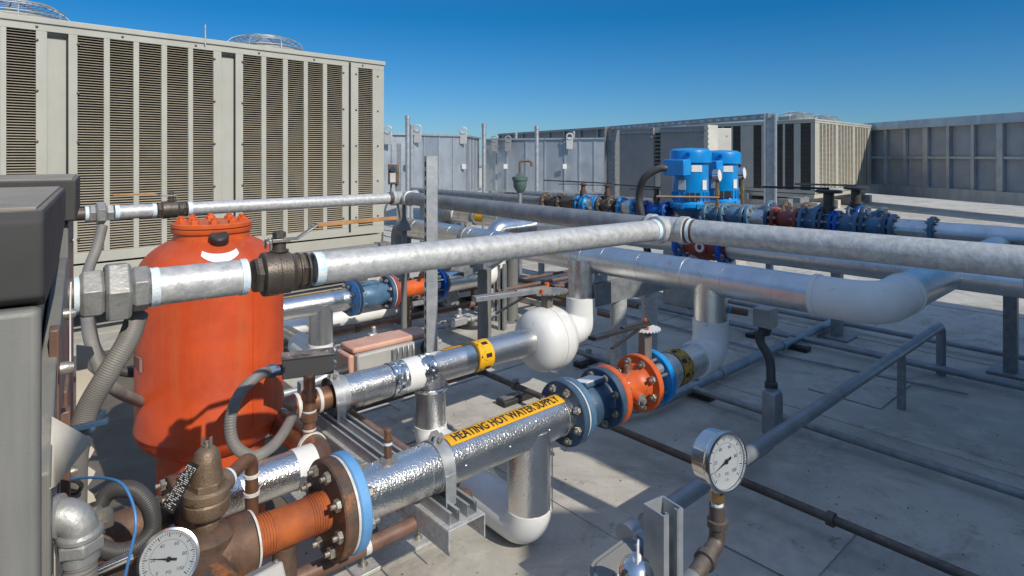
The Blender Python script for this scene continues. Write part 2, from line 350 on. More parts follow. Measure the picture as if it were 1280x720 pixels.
# ---------------------------------------------------------------- text
def text_verts(txt, size, xs=1.0, bold=0.0):
    cu = bpy.data.curves.new('t', 'FONT'); cu.body = txt; cu.size = size; cu.align_x = 'LEFT'; cu.offset = bold; cu.resolution_u = 4
    o = bpy.data.objects.new('t', cu); COL.objects.link(o); dg = bpy.context.evaluated_depsgraph_get(); dg.update()
    me = o.evaluated_get(dg).to_mesh(); vs = [(p.co.x*xs, p.co.y) for p in me.vertices]; fs = [tuple(p.vertices) for p in me.polygons]
    o.evaluated_get(dg).to_mesh_clear(); bpy.data.objects.remove(o); bpy.data.curves.remove(cu)
    tri = []; lim = size*0.11                          # cut the letters finely so that they can follow a pipe
    for f in fs:
        for i in range(1, len(f)-1): tri.append((f[0], f[i], f[i+1]))
    out = []; mid = {}
    def md(a, b_):
        k = (min(a, b_), max(a, b_))
        if k not in mid: vs.append(((vs[a][0]+vs[b_][0])/2, (vs[a][1]+vs[b_][1])/2)); mid[k] = len(vs)-1
        return mid[k]
    while tri:
        a, b_, c = tri.pop(); e = sorted(((abs(vs[p][1]-vs[q][1]), p, q, r) for p, q, r in ((a, b_, c), (b_, c, a), (c, a, b_))), reverse=True)[0]
        if e[0] <= lim: out.append((a, b_, c)); continue
        m_ = md(e[1], e[2]); tri.append((e[1], m_, e[3])); tri.append((m_, e[2], e[3]))
    return vs, out
def wrap_pt(o, ax, up, r, s, a):
    """point on a pipe: s along the axis, a round it (0 = top, positive towards the viewer's side)"""
    x, y, z = frame(ax, up); return o+z*s+(y*math.cos(a)-x*math.sin(a))*r
def wrap_text(mb, txt, size, o, ax, r, s0, a0, xs=1.0, bold=0.0):
    vs, fs = text_verts(txt, size, xs, bold)
    mb.add([wrap_pt(o, ax, UP, r, s0+x, a0-y/r) for x, y in vs], fs)
    return max(v[0] for v in vs)
def wrap_patch(mb, o, ax, r, s0, s1, a0, a1, n=14, k=2):
    for i in range(n):
        b0 = a0+(a1-a0)*i/n; b1 = a0+(a1-a0)*(i+1)/n
        mb.quad(wrap_pt(o, ax, UP, r, s0, b0), wrap_pt(o, ax, UP, r, s1, b0), wrap_pt(o, ax, UP, r, s1, b1), wrap_pt(o, ax, UP, r, s0, b1))
def wrap_arrow(mb, o, ax, r, s, a, L, w, sign):
    """arrow lying round a pipe, pointing along its axis"""
    def pt(x, y): return wrap_pt(o, ax, UP, r, s+sign*x, a+y/r)
    mb.quad(pt(-L/2, -w*.2), pt(0.02*L, -w*.2), pt(0.02*L, w*.2), pt(-L/2, w*.2))
    mb.add([pt(0, -w/2), pt(L/2, 0), pt(0, w/2)], [(0, 1, 2)])
def flat_text(mb, txt, size, o, x, y, xs=1.0, center=True, bold=0.0):
    vs, fs = text_verts(txt, size, xs, bold); w = max(v[0] for v in vs); c = w/2 if center else 0; hh = size*0.35 if center else 0
    mb.add([Vector(o)+Vector(x)*(a-c)+Vector(y)*(b_-hh) for a, b_ in vs], fs)
# ---------------------------------------------------------------- common hardware
def bolts(mb, c, ax, rad, n, r, t0, t1, a0=0.3, nut=True):
    """bolts of a flange: hex heads at t0 and t1 along the axis"""
    x, y, z = frame(ax); c = Vector(c)
    for i in range(n):
        a = a0+2*PI*i/n; q = c+(x*math.cos(a)+y*math.sin(a))*rad
        mb.cyl(q+z*(t0-r*2.2), q+z*(t1+r*2.6), r*0.62, seg=12)
        mb.lathe([(r*1.35, -r*1.1), (r*1.5, -r*0.9), (r*1.5, 0)], q+z*t0, z, 6, up=(x*math.cos(a)+y*math.sin(a)))
        mb.lathe([(r*1.5, 0), (r*1.5, r*0.9), (r*1.35, r*1.1)], q+z*t1, z, 6, up=(x*math.cos(a)+y*math.sin(a)))
def flange(mb, p, ax, r, t, ri=0.0):
    e = t*0.12
    mb.lathe([(max(ri, 1e-4), 0), (r-e, 0), (r, e), (r, t-e), (r-e, t), (max(ri, 1e-4), t)], p, ax, 56)
# ================================================================ the setting
mb = MB(); S = 400.0; n = 8
mb.quad((-S, -S, 0), (S, -S, 0), (S, S, 0), (-S, S, 0))
tag(obj('roof_deck', mb, M['deck']), kind='structure')
mb = MB()
for k in range(-2, 9):                                # lap seams of the roofing
    mb.box(W(2.05+k*1.9, 3.0, 0.003), (0.075, 22, 0.006), D1, D2)
for k in range(-3, 6):
    mb.box(W(3.0, 0.35+k*3.1, 0.0045), (30, 0.03, 0.005), D1, D2)
tag(obj('deck_seams', mb, M['seam']), kind='structure')

mb = MB()
for i in range(900):                                  # grit and flakes on the roofing
    d = random.uniform(1.6, 9); x = random.uniform(-0.6, 0.85)*d; r = random.uniform(0.0012, 0.0035); q = Vector((x, d, r*0.6+0.001)); a = random.random()*6
    ax = Vector((math.cos(a), math.sin(a), 0)); mb.box(q, (r*2.2, r*1.4, r), ax, UP.cross(ax))
tag(obj('roof_grit', mb, mat('dark grit', (0.13, 0.11, 0.09), (0.22, 0.19, 0.16), 40, 0.8)), 'loose grit scattered over the roof deck', 'grit', kind='stuff')
for (x, y, a, b_) in ((1.15, 2.55, 0.5, 0.38), (0.9, 4.75, 0.7, 0.5), (-0.62, 3.6, 0.5, 0.4), (2.4, 4.2, 0.6, 0.45)):
    mb = MB(); mb.box((x, y, 0.0065), (a, b_, 0.007), D1, D2); tag(obj('roof_patch', mb, M['seam'], loc=(x, y, 0), bev=0.003), kind='structure')

mb = MB(); mb.box((-2.35, 3.7, 0.0065), (1.9, 3.2, 0.007), D1, D2); tag(obj('painted_deck_shade', mb, M['deckshade'], loc=(-2.35, 3.7, 0), bev=0.003), kind='structure')  # flat slab coloured dark to stand in for shade left of the tank

# ================================================================ helpers for pipes
def linept(p0, p1, px):
    d = p1-p0; k = (px-CX)/F; return p0+d*((k*p0.y-p0.x)/(d.x-k*d.y))
VA, ZA, RA = 1.807, 0.494, 0.083
V2, Z2 = 2.70, 0.47
V3 = 4.36
UB, ZB, RB = 3.10, 0.917, 0.093
def A(px, dz=0): return W(PU(px, VA), VA, ZA+dz)
def A2(px, dz=0): return W(PU(px, V2), V2, Z2+dz)
def A3(px, dz=0): return W(PU(px, V3), V3, ZA+dz)
def B(px, dz=0): return W(UB, PV(px, UB), ZB+dz)
def rivets(mb, o, ax, r, s0, s1, step, a):
    s = s0
    while s < s1:
        q = wrap_pt(o, ax, UP, r, s, a); nrm = (q-(o+Vector(ax).normalized()*s)).normalized()
        mb.lathe([(0.005, -0.001), (0.0045, 0.0025), (0.001, 0.004)], q, nrm, 10); s += step
def lap(mb, o, ax, r, s):                              # overlap of two jacket sheets
    mb.ring(o+Vector(ax)*s, o+Vector(ax)*(s+0.05), r, r+0.0022, 48)
def tape(name, parent, p, ax, r, w=0.02, m='tape'):
    b = MB(); ax = Vector(ax).normalized(); n = 9; pr = []
    for i in range(n+1): pr.append((r*(1.0+random.uniform(0.02, 0.055)), w*i/n))
    b.lathe([(r*0.9, 0)]+pr+[(r*0.9, w)], p, ax, 40, cap=False); return obj(name, b, M[m], parent, sharp=50)

# ================================================================ 1. supply pipe A (front)
t = thing('supply_pipe', 'silver jacketed pipe in front carrying the yellow HEATING HOT WATER SUPPLY strip', 'pipe', W(1.6, VA, 0))
uF = PU(408, VA)                                       # left flange
mb = MB(); mb.cyl(W(uF+0.08, VA, ZA), W(1.90, VA, ZA), RA, seg=64)
lap(mb, W(0, VA, ZA), D1, RA, 1.18); lap(mb, W(0, VA, ZA), D1, RA, 1.86)
obj('pipe_jacket', mb, M['alu'], t)
mb = MB()
for a in (0.9, -0.2): rivets(mb, W(0, VA, ZA), D1, RA, 1.0, 1.9, 0.17, a)
rivets(mb, W(0, VA, ZA), D1, RA, 1.32, 1.9, 0.21, 1.55)
obj('rivet', mb, M['alusm'], t)
uR = PU(661, VA)
mb = MB(); mb.cyl(W(uR, VA, ZA), W(uR, VA, 0.165), 0.089, seg=56)
mb.box(W(uR, VA, 0.30)-D2*0.089+D1*0.045, (0.004, 0.004, 0.26), D1, D2)
obj('riser_jacket', mb, M['alu'], t)
mb = MB(); rv = MB()
mb.tube(fillet([W(uR, VA, 0.172), W(uR, VA, 0.098), W(uR, VA+0.40, 0.098)][:1]+[W(uR, VA, 0.098), W(uR, VA+0.36, 0.098)], 0.072, 14), 0.092, 48)
obj('elbow_cover', mb, M['pvc'], t, sharp=60)
mb = MB(); mb.cyl(W(uR, VA+0.22, 0.098), W(PU(538, V2), V2-0.26, 0.096), 0.085, seg=48)
obj('floor_jacket', mb, M['alu'], t)
# flanges to the left
mb = MB(); mb.m = 0; flange(mb, W(uF-0.005, VA, ZA), D1, 0.149, 0.042); obj_f = obj('flange', mb, M['rust'], t, label='rusty flange at the left end of the pipe')
mb = MB(); bolts(mb, W(uF, VA, ZA), D1, 0.117, 8, 0.0125, -0.006, 0.088, 0.25); obj('bolt', mb, M['bolt'], obj_f, sharp=25)
mb = MB(); mb.cyl(W(uF+0.037, VA, ZA), W(uF+0.045, VA, ZA), 0.146, seg=56); obj('gasket', mb, M['whitetape'], t)
mb = MB(); flange(mb, W(uF+0.046, VA, ZA), D1, 0.151, 0.036); obj('flange', mb, M['bluemask'], t, label='light blue flange edge against the rusty flange')
# thermowell on top
q = A(485, RA); b = MB(); b.lathe([(0.032, -0.012), (0.03, 0.002), (0.018, 0.008)], q, UP, 20); b.m = 1; b.cyl(q, q+UP*0.055, 0.0125, seg=20); b.m = 2; b.ring(q+UP*0.052, q+UP*0.062, 0.01, 0.0145, 20)
b.m = 1; b.lathe([(0.0155, 0.062), (0.0155, 0.072), (0.012, 0.074), (0.012, 0.09), (0.0145, 0.092), (0.0145, 0.102), (0.009, 0.106)], q, UP, 18)
obj('test_plug', b, [M['bolt'], M['copper'], M['tape']], t)
# label strip with its writing
o = W(0, VA, ZA); s0 = PU(562, VA); s1 = PU(697, VA); b = MB(); b.m = 0
wrap_patch(b, o, D1, RA+0.0026, s0-0.025, s1-0.002, -0.22, 0.56); b.m = 1
vs, fs = text_verts('HEATING HOT WATER SUPPLY', 0.060, 1.0, 0.0012); wid = max(v[0] for v in vs)
xs = (s1-s0-0.02)/wid
b.add([wrap_pt(o, D1, UP, RA+0.0042, s0+0.0+x*xs, 0.42-y*0.92/RA) for x, y in vs], fs)
obj('label_strip', b, [M['yellow'], M['ink']], t)

# ---------------- clamp of A on the rack
UC = 1.244
def clamp(u, v, z, r, label):
    c = thing('pipe_clamp', label, 'pipe clamp', W(u, v, z-r-0.03), 'galvanised clamps on the pipe rack')
    b = MB(); o = W(u-0.024, v, z); x, y, zz = frame(D1)
    b.ring(o, o+D1*0.048, r+0.001, r+0.0045, 56); obj('strap', b, M['galv'], c)
    for sg in (-1, 1):
        b = MB(); b.box(W(u, v, z)+D2*sg*(r+0.0065)+UP*(-r*0.62), (0.044, 0.004, r*1.25), D1, D2); obj('leg', b, M['galv'], c, bev=0.001)
    b = MB()
    for q in (-0.5, 0.5):
        b.prism([(-0.016, -0.004), (0.016, -0.004), (0.018, 0.018), (0.010, 0.034), (-0.010, 0.034), (-0.018, 0.018)], W(u, v, z+r)+D2*(q*0.012)-D2*0.002, D1, UP, 0.004) if 0 else None
    b.prism([(-0.024, -0.006), (0.024, -0.006), (0.022, 0.020), (0.012, 0.034), (-0.012, 0.034), (-0.022, 0.020)], W(u, v, z+r)+D2*0.008-D2*0.028, D1, UP, -0.004)
    b.prism([(-0.024, -0.006), (0.024, -0.006), (0.022, 0.020), (0.012, 0.034), (-0.012, 0.034), (-0.022, 0.020)], W(u, v, z+r)+D2*0.008, D1, UP, -0.004)
    obj('ear', b, M['galv'], c)
    b = MB(); b.cyl(W(u, v, z+r+0.015)-D2*0.034, W(u, v, z+r+0.015)+D2*0.02, 0.005, seg=14)
    b.lathe([(0.011, 0), (0.011, 0.007), (0.009, 0.009)], W(u, v, z+r+0.015)-D2*0.024, -D2, 6); obj('bolt', b, M['bolt'], c, sharp=25)
    return c
clamp(UC, VA, ZA, RA+0.002, 'galvanised clamp round the front supply pipe, left of the yellow strip')
clamp(UC+0.03, V2, Z2, RA+0.002, 'galvanised clamp at the left end of the middle return pipe')

# ---------------- valve train at the right end of A
def fl_pair(thingo, u, m1, m2, r, nb=8, r_b=None, gap=0.007, t1=0.034, gm='whitetape', v=VA, z=ZA, boltr=0.0115):
    b = MB(); flange(b, W(u, v, z), D1, r, t1); f = obj('flange', b, M[m1], thingo)
    b = MB(); b.cyl(W(u+t1, v, z), W(u+t1+gap, v, z), r-0.004, seg=56); obj('gasket', b, M[gm], thingo)
    b = MB(); flange(b, W(u+t1+gap, v, z), D1, r, t1); obj('flange', b, M[m2], thingo)
    b = MB(); bolts(b, W(u, v, z), D1, r*0.79, nb, boltr, -0.002, 2*t1+gap+0.002, 0.35); obj('bolt', b, M['bolt'], f, sharp=25)
ck = thing('check_valve', 'navy cast check valve with a pale name plate, right of the yellow strip', 'check valve', W(2.0, VA, 0))
fl_pair(ck, 1.893, 'bluedk', 'bluegrey', 0.137, 8)
b = MB(); b.lathe([(0.075, 1.965), (0.092, 1.985), (0.101, 2.02), (0.102, 2.05), (0.096, 2.08), (0.086, 2.10), (0.084, 2.12), (0.095, 2.142)], W(0, VA, ZA), D1, 48); obj('valve_body', b, M['bluedk'], ck)
b = MB(); b.box(W(2.05, VA, ZA+0.100)-D2*0.01, (0.125, 0.10, 0.022), D1, D2*0.97-UP*0.18, None); obj('valve_boss', b, M['bluedk'], ck, bev=0.006)
b = MB(); b.box(W(2.05, VA, ZA+0.1135)-D2*0.013, (0.115, 0.085, 0.004), D1, D2*0.97-UP*0.18, None); obj('name_plate', b, M['whitepaint'], ck, bev=0.001)
fv = thing('flanged_joint', 'orange cast joint with a small plugged outlet between a navy and an orange flange', 'pipe fitting', W(2.4, VA, 0))
fl_pair(fv, 2.142, 'bluedk', 'orange2', 0.135, 8, gm='rust')
b = MB(); b.lathe([(0.095, 2.215), (0.072, 2.235), (0.066, 2.26), (0.066, 2.37), (0.074, 2.40), (0.095, 2.42)], W(0, VA, ZA), D1, 48); obj('spool_body', b, M['orange2'], fv)
b = MB(); d = (-D2*0.9-UP*0.18+D1*0.0).normalized(); q = W(2.315, VA, ZA)+d*0.05
b.cyl(q, q+d*0.055, 0.030, 0.028, 24); b.m = 1; b.ring(q+d*0.055, q+d*0.062, 0.01, 0.026, 24); b.cyl(q+d*0.05, q+d*0.08, 0.013, seg=6); obj('outlet_boss', b, [M['orange2'], M['malle']], fv)
b = MB(); b.box(W(2.265, VA, ZA)-D2*0.052+UP*0.045, (0.04, 0.004, 0.03), D1, D2*0.6+UP*0.7); obj('tag_plate', b, M['plate'], fv)
b = MB(); q = W(2.35, VA, ZA+0.06); b.cyl(q, q+UP*0.03, 0.012, seg=16); b.cyl(q+UP*0.03, q+UP*0.045, 0.013, seg=6); obj('plug', b, M['bolt'], fv)
b = MB(); flange(b, W(2.42, VA, ZA), D1, 0.137, 0.034); f = obj('flange', b, M['orange2'], fv)
b = MB(); bolts(b, W(2.42, VA, ZA), D1, 0.108, 8, 0.0125, -0.002, 0.135, 0.35); obj('bolt', b, M['bolt'], f, sharp=25)

def butterfly(name_label, c, ax, r, topz, lever_len, leverdir, mbody='galvdk', plate=0.052, leverm='black', sc_=1.0):
    """wafer valve with notch plate and hand lever"""
    bv = thing('butterfly_valve', name_label, 'valve', c)
    x, y, z = frame(ax); b = MB(); flange(b, c-z*0.028, ax, r, 0.056)
    for a in (PI/4, 3*PI/4, 5*PI/4, 7*PI/4):
        q = c+(x*math.cos(a)+y*math.sin(a))*(r+0.008); b.cyl(q-z*0.026, q+z*0.026, 0.022*sc_, seg=18)
    obj('valve_body', b, M[mbody], bv)
    top = Vector((c.x, c.y, topz)); b = MB(); b.box((c+UP*r*0.9+top)/2, (0.036*sc_, 0.05*sc_, (top-c).z-r*0.8), x, z, UP); b.lathe([(0.032*sc_, -0.012), (0.032*sc_, -0.004)], top, UP, 20)
    obj('valve_neck', b, M['cab2'] if mbody == 'galvdk' else M[mbody], bv, bev=0.003)
    b = MB(); poly = []
    nn = 26
    for i in range(nn):
        a = 2*PI*i/nn
        for q, rr in ((0, 1.0), (0.5, 1.0), (0.5, 0.86), (1.0, 0.86)):
            aa = a+2*PI/nn*q; poly.append((plate*sc_*rr*math.cos(aa), plate*sc_*rr*math.sin(aa)))
    b.prism(poly, top, Vector(leverdir), UP.cross(Vector(leverdir)), 0.005); obj('notch_plate', b, M['plate'] if leverm == 'black' else M['rust'], bv)
    ld = Vector(leverdir).normalized(); b = MB()
    b.bar(top+UP*0.022-ld*0.03, top+UP*0.03+ld*lever_len, 0.028*sc_, 0.014*sc_); b.bar(top+UP*0.035-ld*0.02, top+UP*0.036+ld*lever_len*0.45, 0.02*sc_, 0.012*sc_)
    b.cyl(top, top+UP*0.042, 0.011*sc_, seg=12)
    hl = obj('lever', b, M[leverm], bv, bev=0.002)
    b = MB(); sd = UP.cross(ld); b.bar(top+UP*0.012+ld*0.06+sd*0.01, top-UP*0.03+ld*lever_len*0.72+sd*0.03, 0.014*sc_, 0.006*sc_); obj('lever_trigger', b, M[leverm], bv)
    b = MB(); b.lathe([(0.008, 0), (0.008, 0.012)], top+UP*0.04, UP, 6); b.cyl(top+ld*0.02+sd*0.03+UP*0.004, top+ld*0.02+sd*0.03+UP*0.02, 0.006, seg=10); obj('bolt', b, M['orange2'], bv)
    return bv
butterfly('grey butterfly valve with a toothed plate and black lever between the orange and blue flanges', W(2.49, VA, ZA), D1, 0.088, 0.745, 0.40, -D1+D2*0.02, plate=0.066, sc_=1.15)

# ---------------- A, right piece up to the big header
t = thing('supply_riser_pipe', 'silver jacketed pipe with black arrow band and white elbow rising to the big header', 'pipe', W(UB, VA, 0))
b = MB(); flange(b, W(2.525, VA, ZA), D1, 0.137, 0.036); obj('flange', b, M['blue'], t)
b = MB(); b.cyl(W(2.555, VA, ZA), W(UB-0.13, VA, ZA), 0.088, seg=48); lap(b, W(0, VA, ZA), D1, 0.088, 2.64); obj('pipe_jacket', b, M['alu'], t)
b = MB(); o = W(0, VA, ZA); b.m = 0; wrap_patch(b, o, D1, 0.0912, 2.70, 2.79, -PI, PI, 40); b.m = 1
for k in range(8): wrap_arrow(b, o, D1, 0.0927, 2.745, -PI+2*PI*k/8+0.1, 0.074, 0.056, 1)
obj('arrow_band', b, [M['yellowold'], M['ink']], t)
b = MB(); b.tube(fillet([W(UB-0.16, VA, ZA), W(UB, VA, ZA), W(UB, VA, ZA+0.19)], 0.10, 16), 0.098, 48); obj('elbow_cover', b, M['pvc'], t, sharp=60)
b = MB(); b.cyl(W(UB, VA, ZA+0.17), W(UB, VA, ZB), 0.091, seg=48); obj('riser_jacket', b, M['alu'], t)

# ================================================================ 2. big header B
t = thing('header_pipe', 'largest silver header crossing on the right, ending in a white elbow', 'pipe', W(UB, 2.5, 0))
vE = PV(1052, UB); b = MB(); b.cyl(W(UB, 4.95, ZB), W(UB, vE+0.08, ZB), RB, seg=72)
for px in (735, 640, 860): lap(b, W(UB, 0, ZB), D2, RB, PV(px, UB))
obj('pipe_jacket', b, M['alu2'], t)
b = MB()
for s in [vE+0.3+0.28*i for i in range(14)]:
    b.ring(W(UB, s, ZB), W(UB, s+0.003, ZB), RB, RB+0.0008, 48)
obj('jacket_crease', b, M['alusm'], t)
b = MB(); b.tube(fillet([W(UB, vE+0.12, ZB), W(UB, vE-0.16, ZB), W(UB+0.34, vE-0.16, ZB)], 0.15, 18), RB+0.006, 56); b.ring(W(UB, vE+0.125, ZB), W(UB, vE+0.10, ZB), RB+0.004, RB+0.0105, 56); b.ring(W(UB+0.345, vE-0.16, ZB), W(UB+0.32, vE-0.16, ZB), RB+0.004, RB+0.0105, 56); obj('elbow_cover', b, M['pvc'], t, sharp=60)
b = MB(); b.cyl(W(UB+0.30, vE-0.16, ZB), W(UB+3.2, vE-0.16, ZB), RB, seg=48); obj('pipe_jacket', b, M['alu2'], t)
b = MB(); b.tube(fillet([W(UB, 4.9, ZB), W(UB, 5.09, ZB), W(UB, 5.09, ZB-0.22)], 0.1, 14), RB+0.004, 40); obj('elbow_cover', b, M['cab'], t, sharp=60)
b = MB(); b.cyl(W(UB, 5.09, ZB-0.2), W(UB, 5.09, 0), RB-0.012, seg=40); obj('riser_jacket', b, M['galvdk'], t)
b = MB(); b.m = 0; o = W(UB, 0, ZB); wrap_patch(b, o, -D2, RB+0.003, -PV(628, UB), -PV(650, UB), -0.9, 0.0, 10)
wrap_patch(b, o, -D2, RB+0.003, -PV(690, UB), -PV(706, UB), -2, 1.6, 20); obj('label_strip', b, M['yellow'], t)
for px in (587,):
    b = MB(); o = W(UB, PV(px, UB), ZB); b.ring(o, o+D2*0.05, RB, RB+0.005, 48); b.box(o+UP*(RB+0.02)+D2*0.025, (0.05, 0.03, 0.035), D1, D2); b.cyl(o+UP*(RB+0.024)-D1*0.035+D2*0.025, o+UP*(RB+0.024)+D1*0.04+D2*0.025, 0.009, seg=10); obj('clamp_band', b, M['galvdk'], t)

# ================================================================ 3. pipe A2 (middle)
t = thing('return_pipe', 'silver middle pipe with yellow left-pointing arrows, foil patches and a white ball-shaped cover', 'pipe', W(1.9, V2, 0))
pL = PU(417, V2); pR = PU(668, V2)
b = MB(); b.cyl(W(pL, V2, Z2), W(pR, V2, Z2), 0.081, seg=64)
for px in (447, 497, 600, 640): lap(b, W(0, V2, Z2), D1, 0.081, PU(px, V2))
obj('pipe_jacket', b, M['alu'], t)
b = MB(); b.cyl(W(pL-0.004, V2, Z2), W(pL+0.05, V2, Z2), 0.0855, seg=56); obj('end_cap', b, M['galv'], t, bev=0.002)
b = MB(); n_ = 70; rows = []                            # crumpled foil patches
for (pa, pb) in ((485, 503), (520, 537)):
    ua, ub = PU(pa, V2), PU(pb, V2); vs = []; nx_ = 14; na = 60
    for i in range(nx_+1):
        s = ua+(ub-ua)*i/nx_
        for k in range(na):
            a = 2*PI*k/na; q = wrap_pt(W(0, V2, Z2), D1, UP, 1, s, a)-W(s, V2, Z2)
            e = (min(i, nx_-i)/nx_*2); rr = 0.0828+0.006*noise.noise(Vector((s*60, math.cos(a)*4, math.sin(a)*4)))*min(1, e*3)+0.0015
            vs.append(W(s, V2, Z2)+q*rr)
    b.add(vs, [(i*na+k, i*na+(k+1) % na, (i+1)*na+(k+1) % na, (i+1)*na+k) for i in range(nx_) for k in range(na)])
obj('foil_patch', b, M['foil'], t, sharp=20)
b = MB(); b.ring(W(PU(503, V2), V2, Z2), W(PU(522, V2), V2, Z2), 0.081, 0.0845, 56); obj('white_wrap', b, M['pvc'], t)
o = W(0, V2, Z2); b = MB(); b.m = 0; sa, sb = PU(587, V2), PU(607, V2); wrap_patch(b, o, D1, 0.0838, sa, sb, -PI, PI, 44)
wrap_patch(b, o, D1, 0.0836, PU(553, V2), sa-0.002, -0.55, 0.12, 12); b.m = 1
for k in range(7): wrap_arrow(b, o, D1, 0.0850, (sa+sb)/2, 2*PI*k/7+0.45, 0.078, 0.056, -1)
vs, fs = text_verts('HEATING HOT WATER RETURN', 0.034, 1.0, 0.0005); wid = max(v[0] for v in vs); la = PU(555, V2); xs = (sa-la-0.02)/wid
b.add([wrap_pt(o, D1, UP, 0.0848, la+x*xs, 0.02-y*1.0/0.0836) for x, y in vs], fs)
obj('label_strip', b, [M['yellow'], M['ink']], t)
uT = PU(538, V2); b = MB(); b.cyl(W(uT, V2, Z2), W(uT, V2, 0.165), 0.082, seg=48); b.box(W(uT, V2, 0.3)-D2*0.082+D1*0.03, (0.004, 0.004, 0.24), D1, D2); obj('riser_jacket', b, M['alu'], t)
b = MB(); b.lathe([(0.088, 0), (0.098, 0.006), (0.09, 0.02)], W(uT, V2, Z2-0.085), -UP, 40, cap=False); obj('saddle', b, M['foil'], t)
b = MB(); b.tube(fillet([W(uT, V2, 0.18), W(uT, V2, 0.095), W(uT, V2-0.3, 0.095)], 0.075, 14), 0.086, 44); obj('elbow_cover', b, M['pvc'], t, sharp=60)
# ball-shaped cover and the elbow behind
uBc = PU(685, V2); b = MB(); b.lathe([(0.085, -0.165), (0.14, -0.155), (0.175, -0.125), (0.192, -0.08), (0.196, 0), (0.196, 0.045), (0.19, 0.06), (0.17, 0.10), (0.12, 0.13), (0.09, 0.14)], W(uBc, V2, Z2-0.01), D1, 56)
b.ring(W(uBc-0.02, V2, Z2-0.01), W(uBc-0.015, V2, Z2-0.01), 0.19, 0.1985, 56); obj('valve_cover', b, M['pvc'], t, sharp=60)
b = MB(); u3 = 3.02; b.tube(fillet([W(uBc+0.05, V2, Z2), W(u3, V2, Z2), W(u3, V2, Z2+0.2)], 0.10, 16), 0.102, 44); obj('elbow_cover', b, M['pvc'], t, sharp=60)
b = MB(); b.cyl(W(u3, V2, Z2+0.13), W(u3, V2, ZB), 0.088, seg=44); obj('riser_jacket', b, M['alusm'], t)
# valve operator above the ball cover
q = W(uBc-0.01, V2, 0); top = W(uBc-0.01, V2, 0.745)
bv = thing('valve_operator', 'grey valve lever with orange bolts standing on the white ball-shaped cover', 'valve lever', W(uBc-0.01, V2, 0.655))
b = MB(); b.box(W(uBc-0.01, V2, 0.70), (0.05, 0.06, 0.10), D1, D2); obj('valve_neck', b, M['cab2'], bv, bev=0.004)
b = MB(); poly = []
for i in range(24):
    for qq, rr in ((0, 1.0), (0.5, 1.0), (0.5, 0.88), (1.0, 0.88)):
        aa = 2*PI*(i+qq)/24; poly.append((0.13*rr*math.cos(aa), 0.10*rr*math.sin(aa)))
b.prism(poly, top+D1*0.03, D1, D2, 0.006); obj('notch_plate', b, M['galvdk'], bv)
b = MB(); b.bar(top+UP*0.02+D1*0.02, top+UP*0.02-D1*0.50+D2*0.10, 0.052, 0.03); b.bar(top+UP*0.037, top+UP*0.034-D1*0.22+D2*0.045, 0.03, 0.014); obj('lever', b, M['galvdk'], bv, bev=0.002)
b = MB(); b.bar(top+UP*0.008-D1*0.1+D2*0.03, top-UP*0.085-D1*0.36+D2*0.07, 0.018, 0.008); obj('lever_trigger', b, M['black'], bv)
b = MB(); b.cyl(top+UP*0.03, top+UP*0.062, 0.016, seg=6); b.cyl(top-D1*0.06-D2*0.02+UP*0.006, top-D1*0.06-D2*0.02+UP*0.03, 0.012, seg=6); obj('bolt', b, M['orange2'], bv)

# ================================================================ 4. copper loop and pipe E
VE = 2.13
t = thing('copper_bypass_pipe', 'bare copper U-bend joining the middle pipe to a foil-jacketed stub with white band', 'pipe', W(0.9, 2.3, 0))
b = MB(); pth = fillet([W(1.30, V2, Z2), W(0.975, V2, Z2), W(0.975, VE, ZA-0.01), W(0.80, VE, ZA-0.01)], 0.095, 12); b.tube(pth, 0.053, 36); obj('copper_pipe', b, M['copper'], t, sharp=60)
b = MB()
for q, ax in ((W(1.19, V2, Z2), D1), (W(0.975, V2-0.12, Z2), D2), (W(0.975, VE+0.11, ZA-0.01), D2), (W(1.09, V2, Z2), D1)):
    b.ring(q, q+Vector(ax)*0.016, 0.052, 0.0575, 36)
obj('solder_ring', b, M['whitetape'], t)
b = MB(); b.cyl(W(0.985, VE, ZA-0.01)-D1*0.12, W(0.56, VE, ZA-0.01), 0.067, seg=48); obj('pipe_jacket', b, M['alu'], t)
b = MB(); b.ring(W(PU(366, VE), VE, ZA-0.01), W(PU(391, VE), VE, ZA-0.01), 0.0665, 0.0695, 48); obj('white_band', b, M['pvc'], t)
b = MB(); flange(b, W(0.505, VE, ZA-0.01), D1, 0.108, 0.03); f = obj('flange', b, M['bluemask'], t, label='light blue flange')
b = MB(); flange(b, W(0.462, VE, ZA-0.01), D1, 0.108, 0.036); f = obj('flange', b, M['rust'], t, label='rusty flange')
b = MB(); bolts(b, W(0.462, VE, ZA-0.01), D1, 0.086, 6, 0.012, -0.004, 0.078, 0.1); obj('bolt', b, M['bolt'], f, sharp=25)
b = MB(); b.cyl(W(0.47, VE, ZA-0.01), W(0.28, VE, ZA-0.01), 0.055, seg=32); obj('rusty_nipple', b, M['rust'], t)

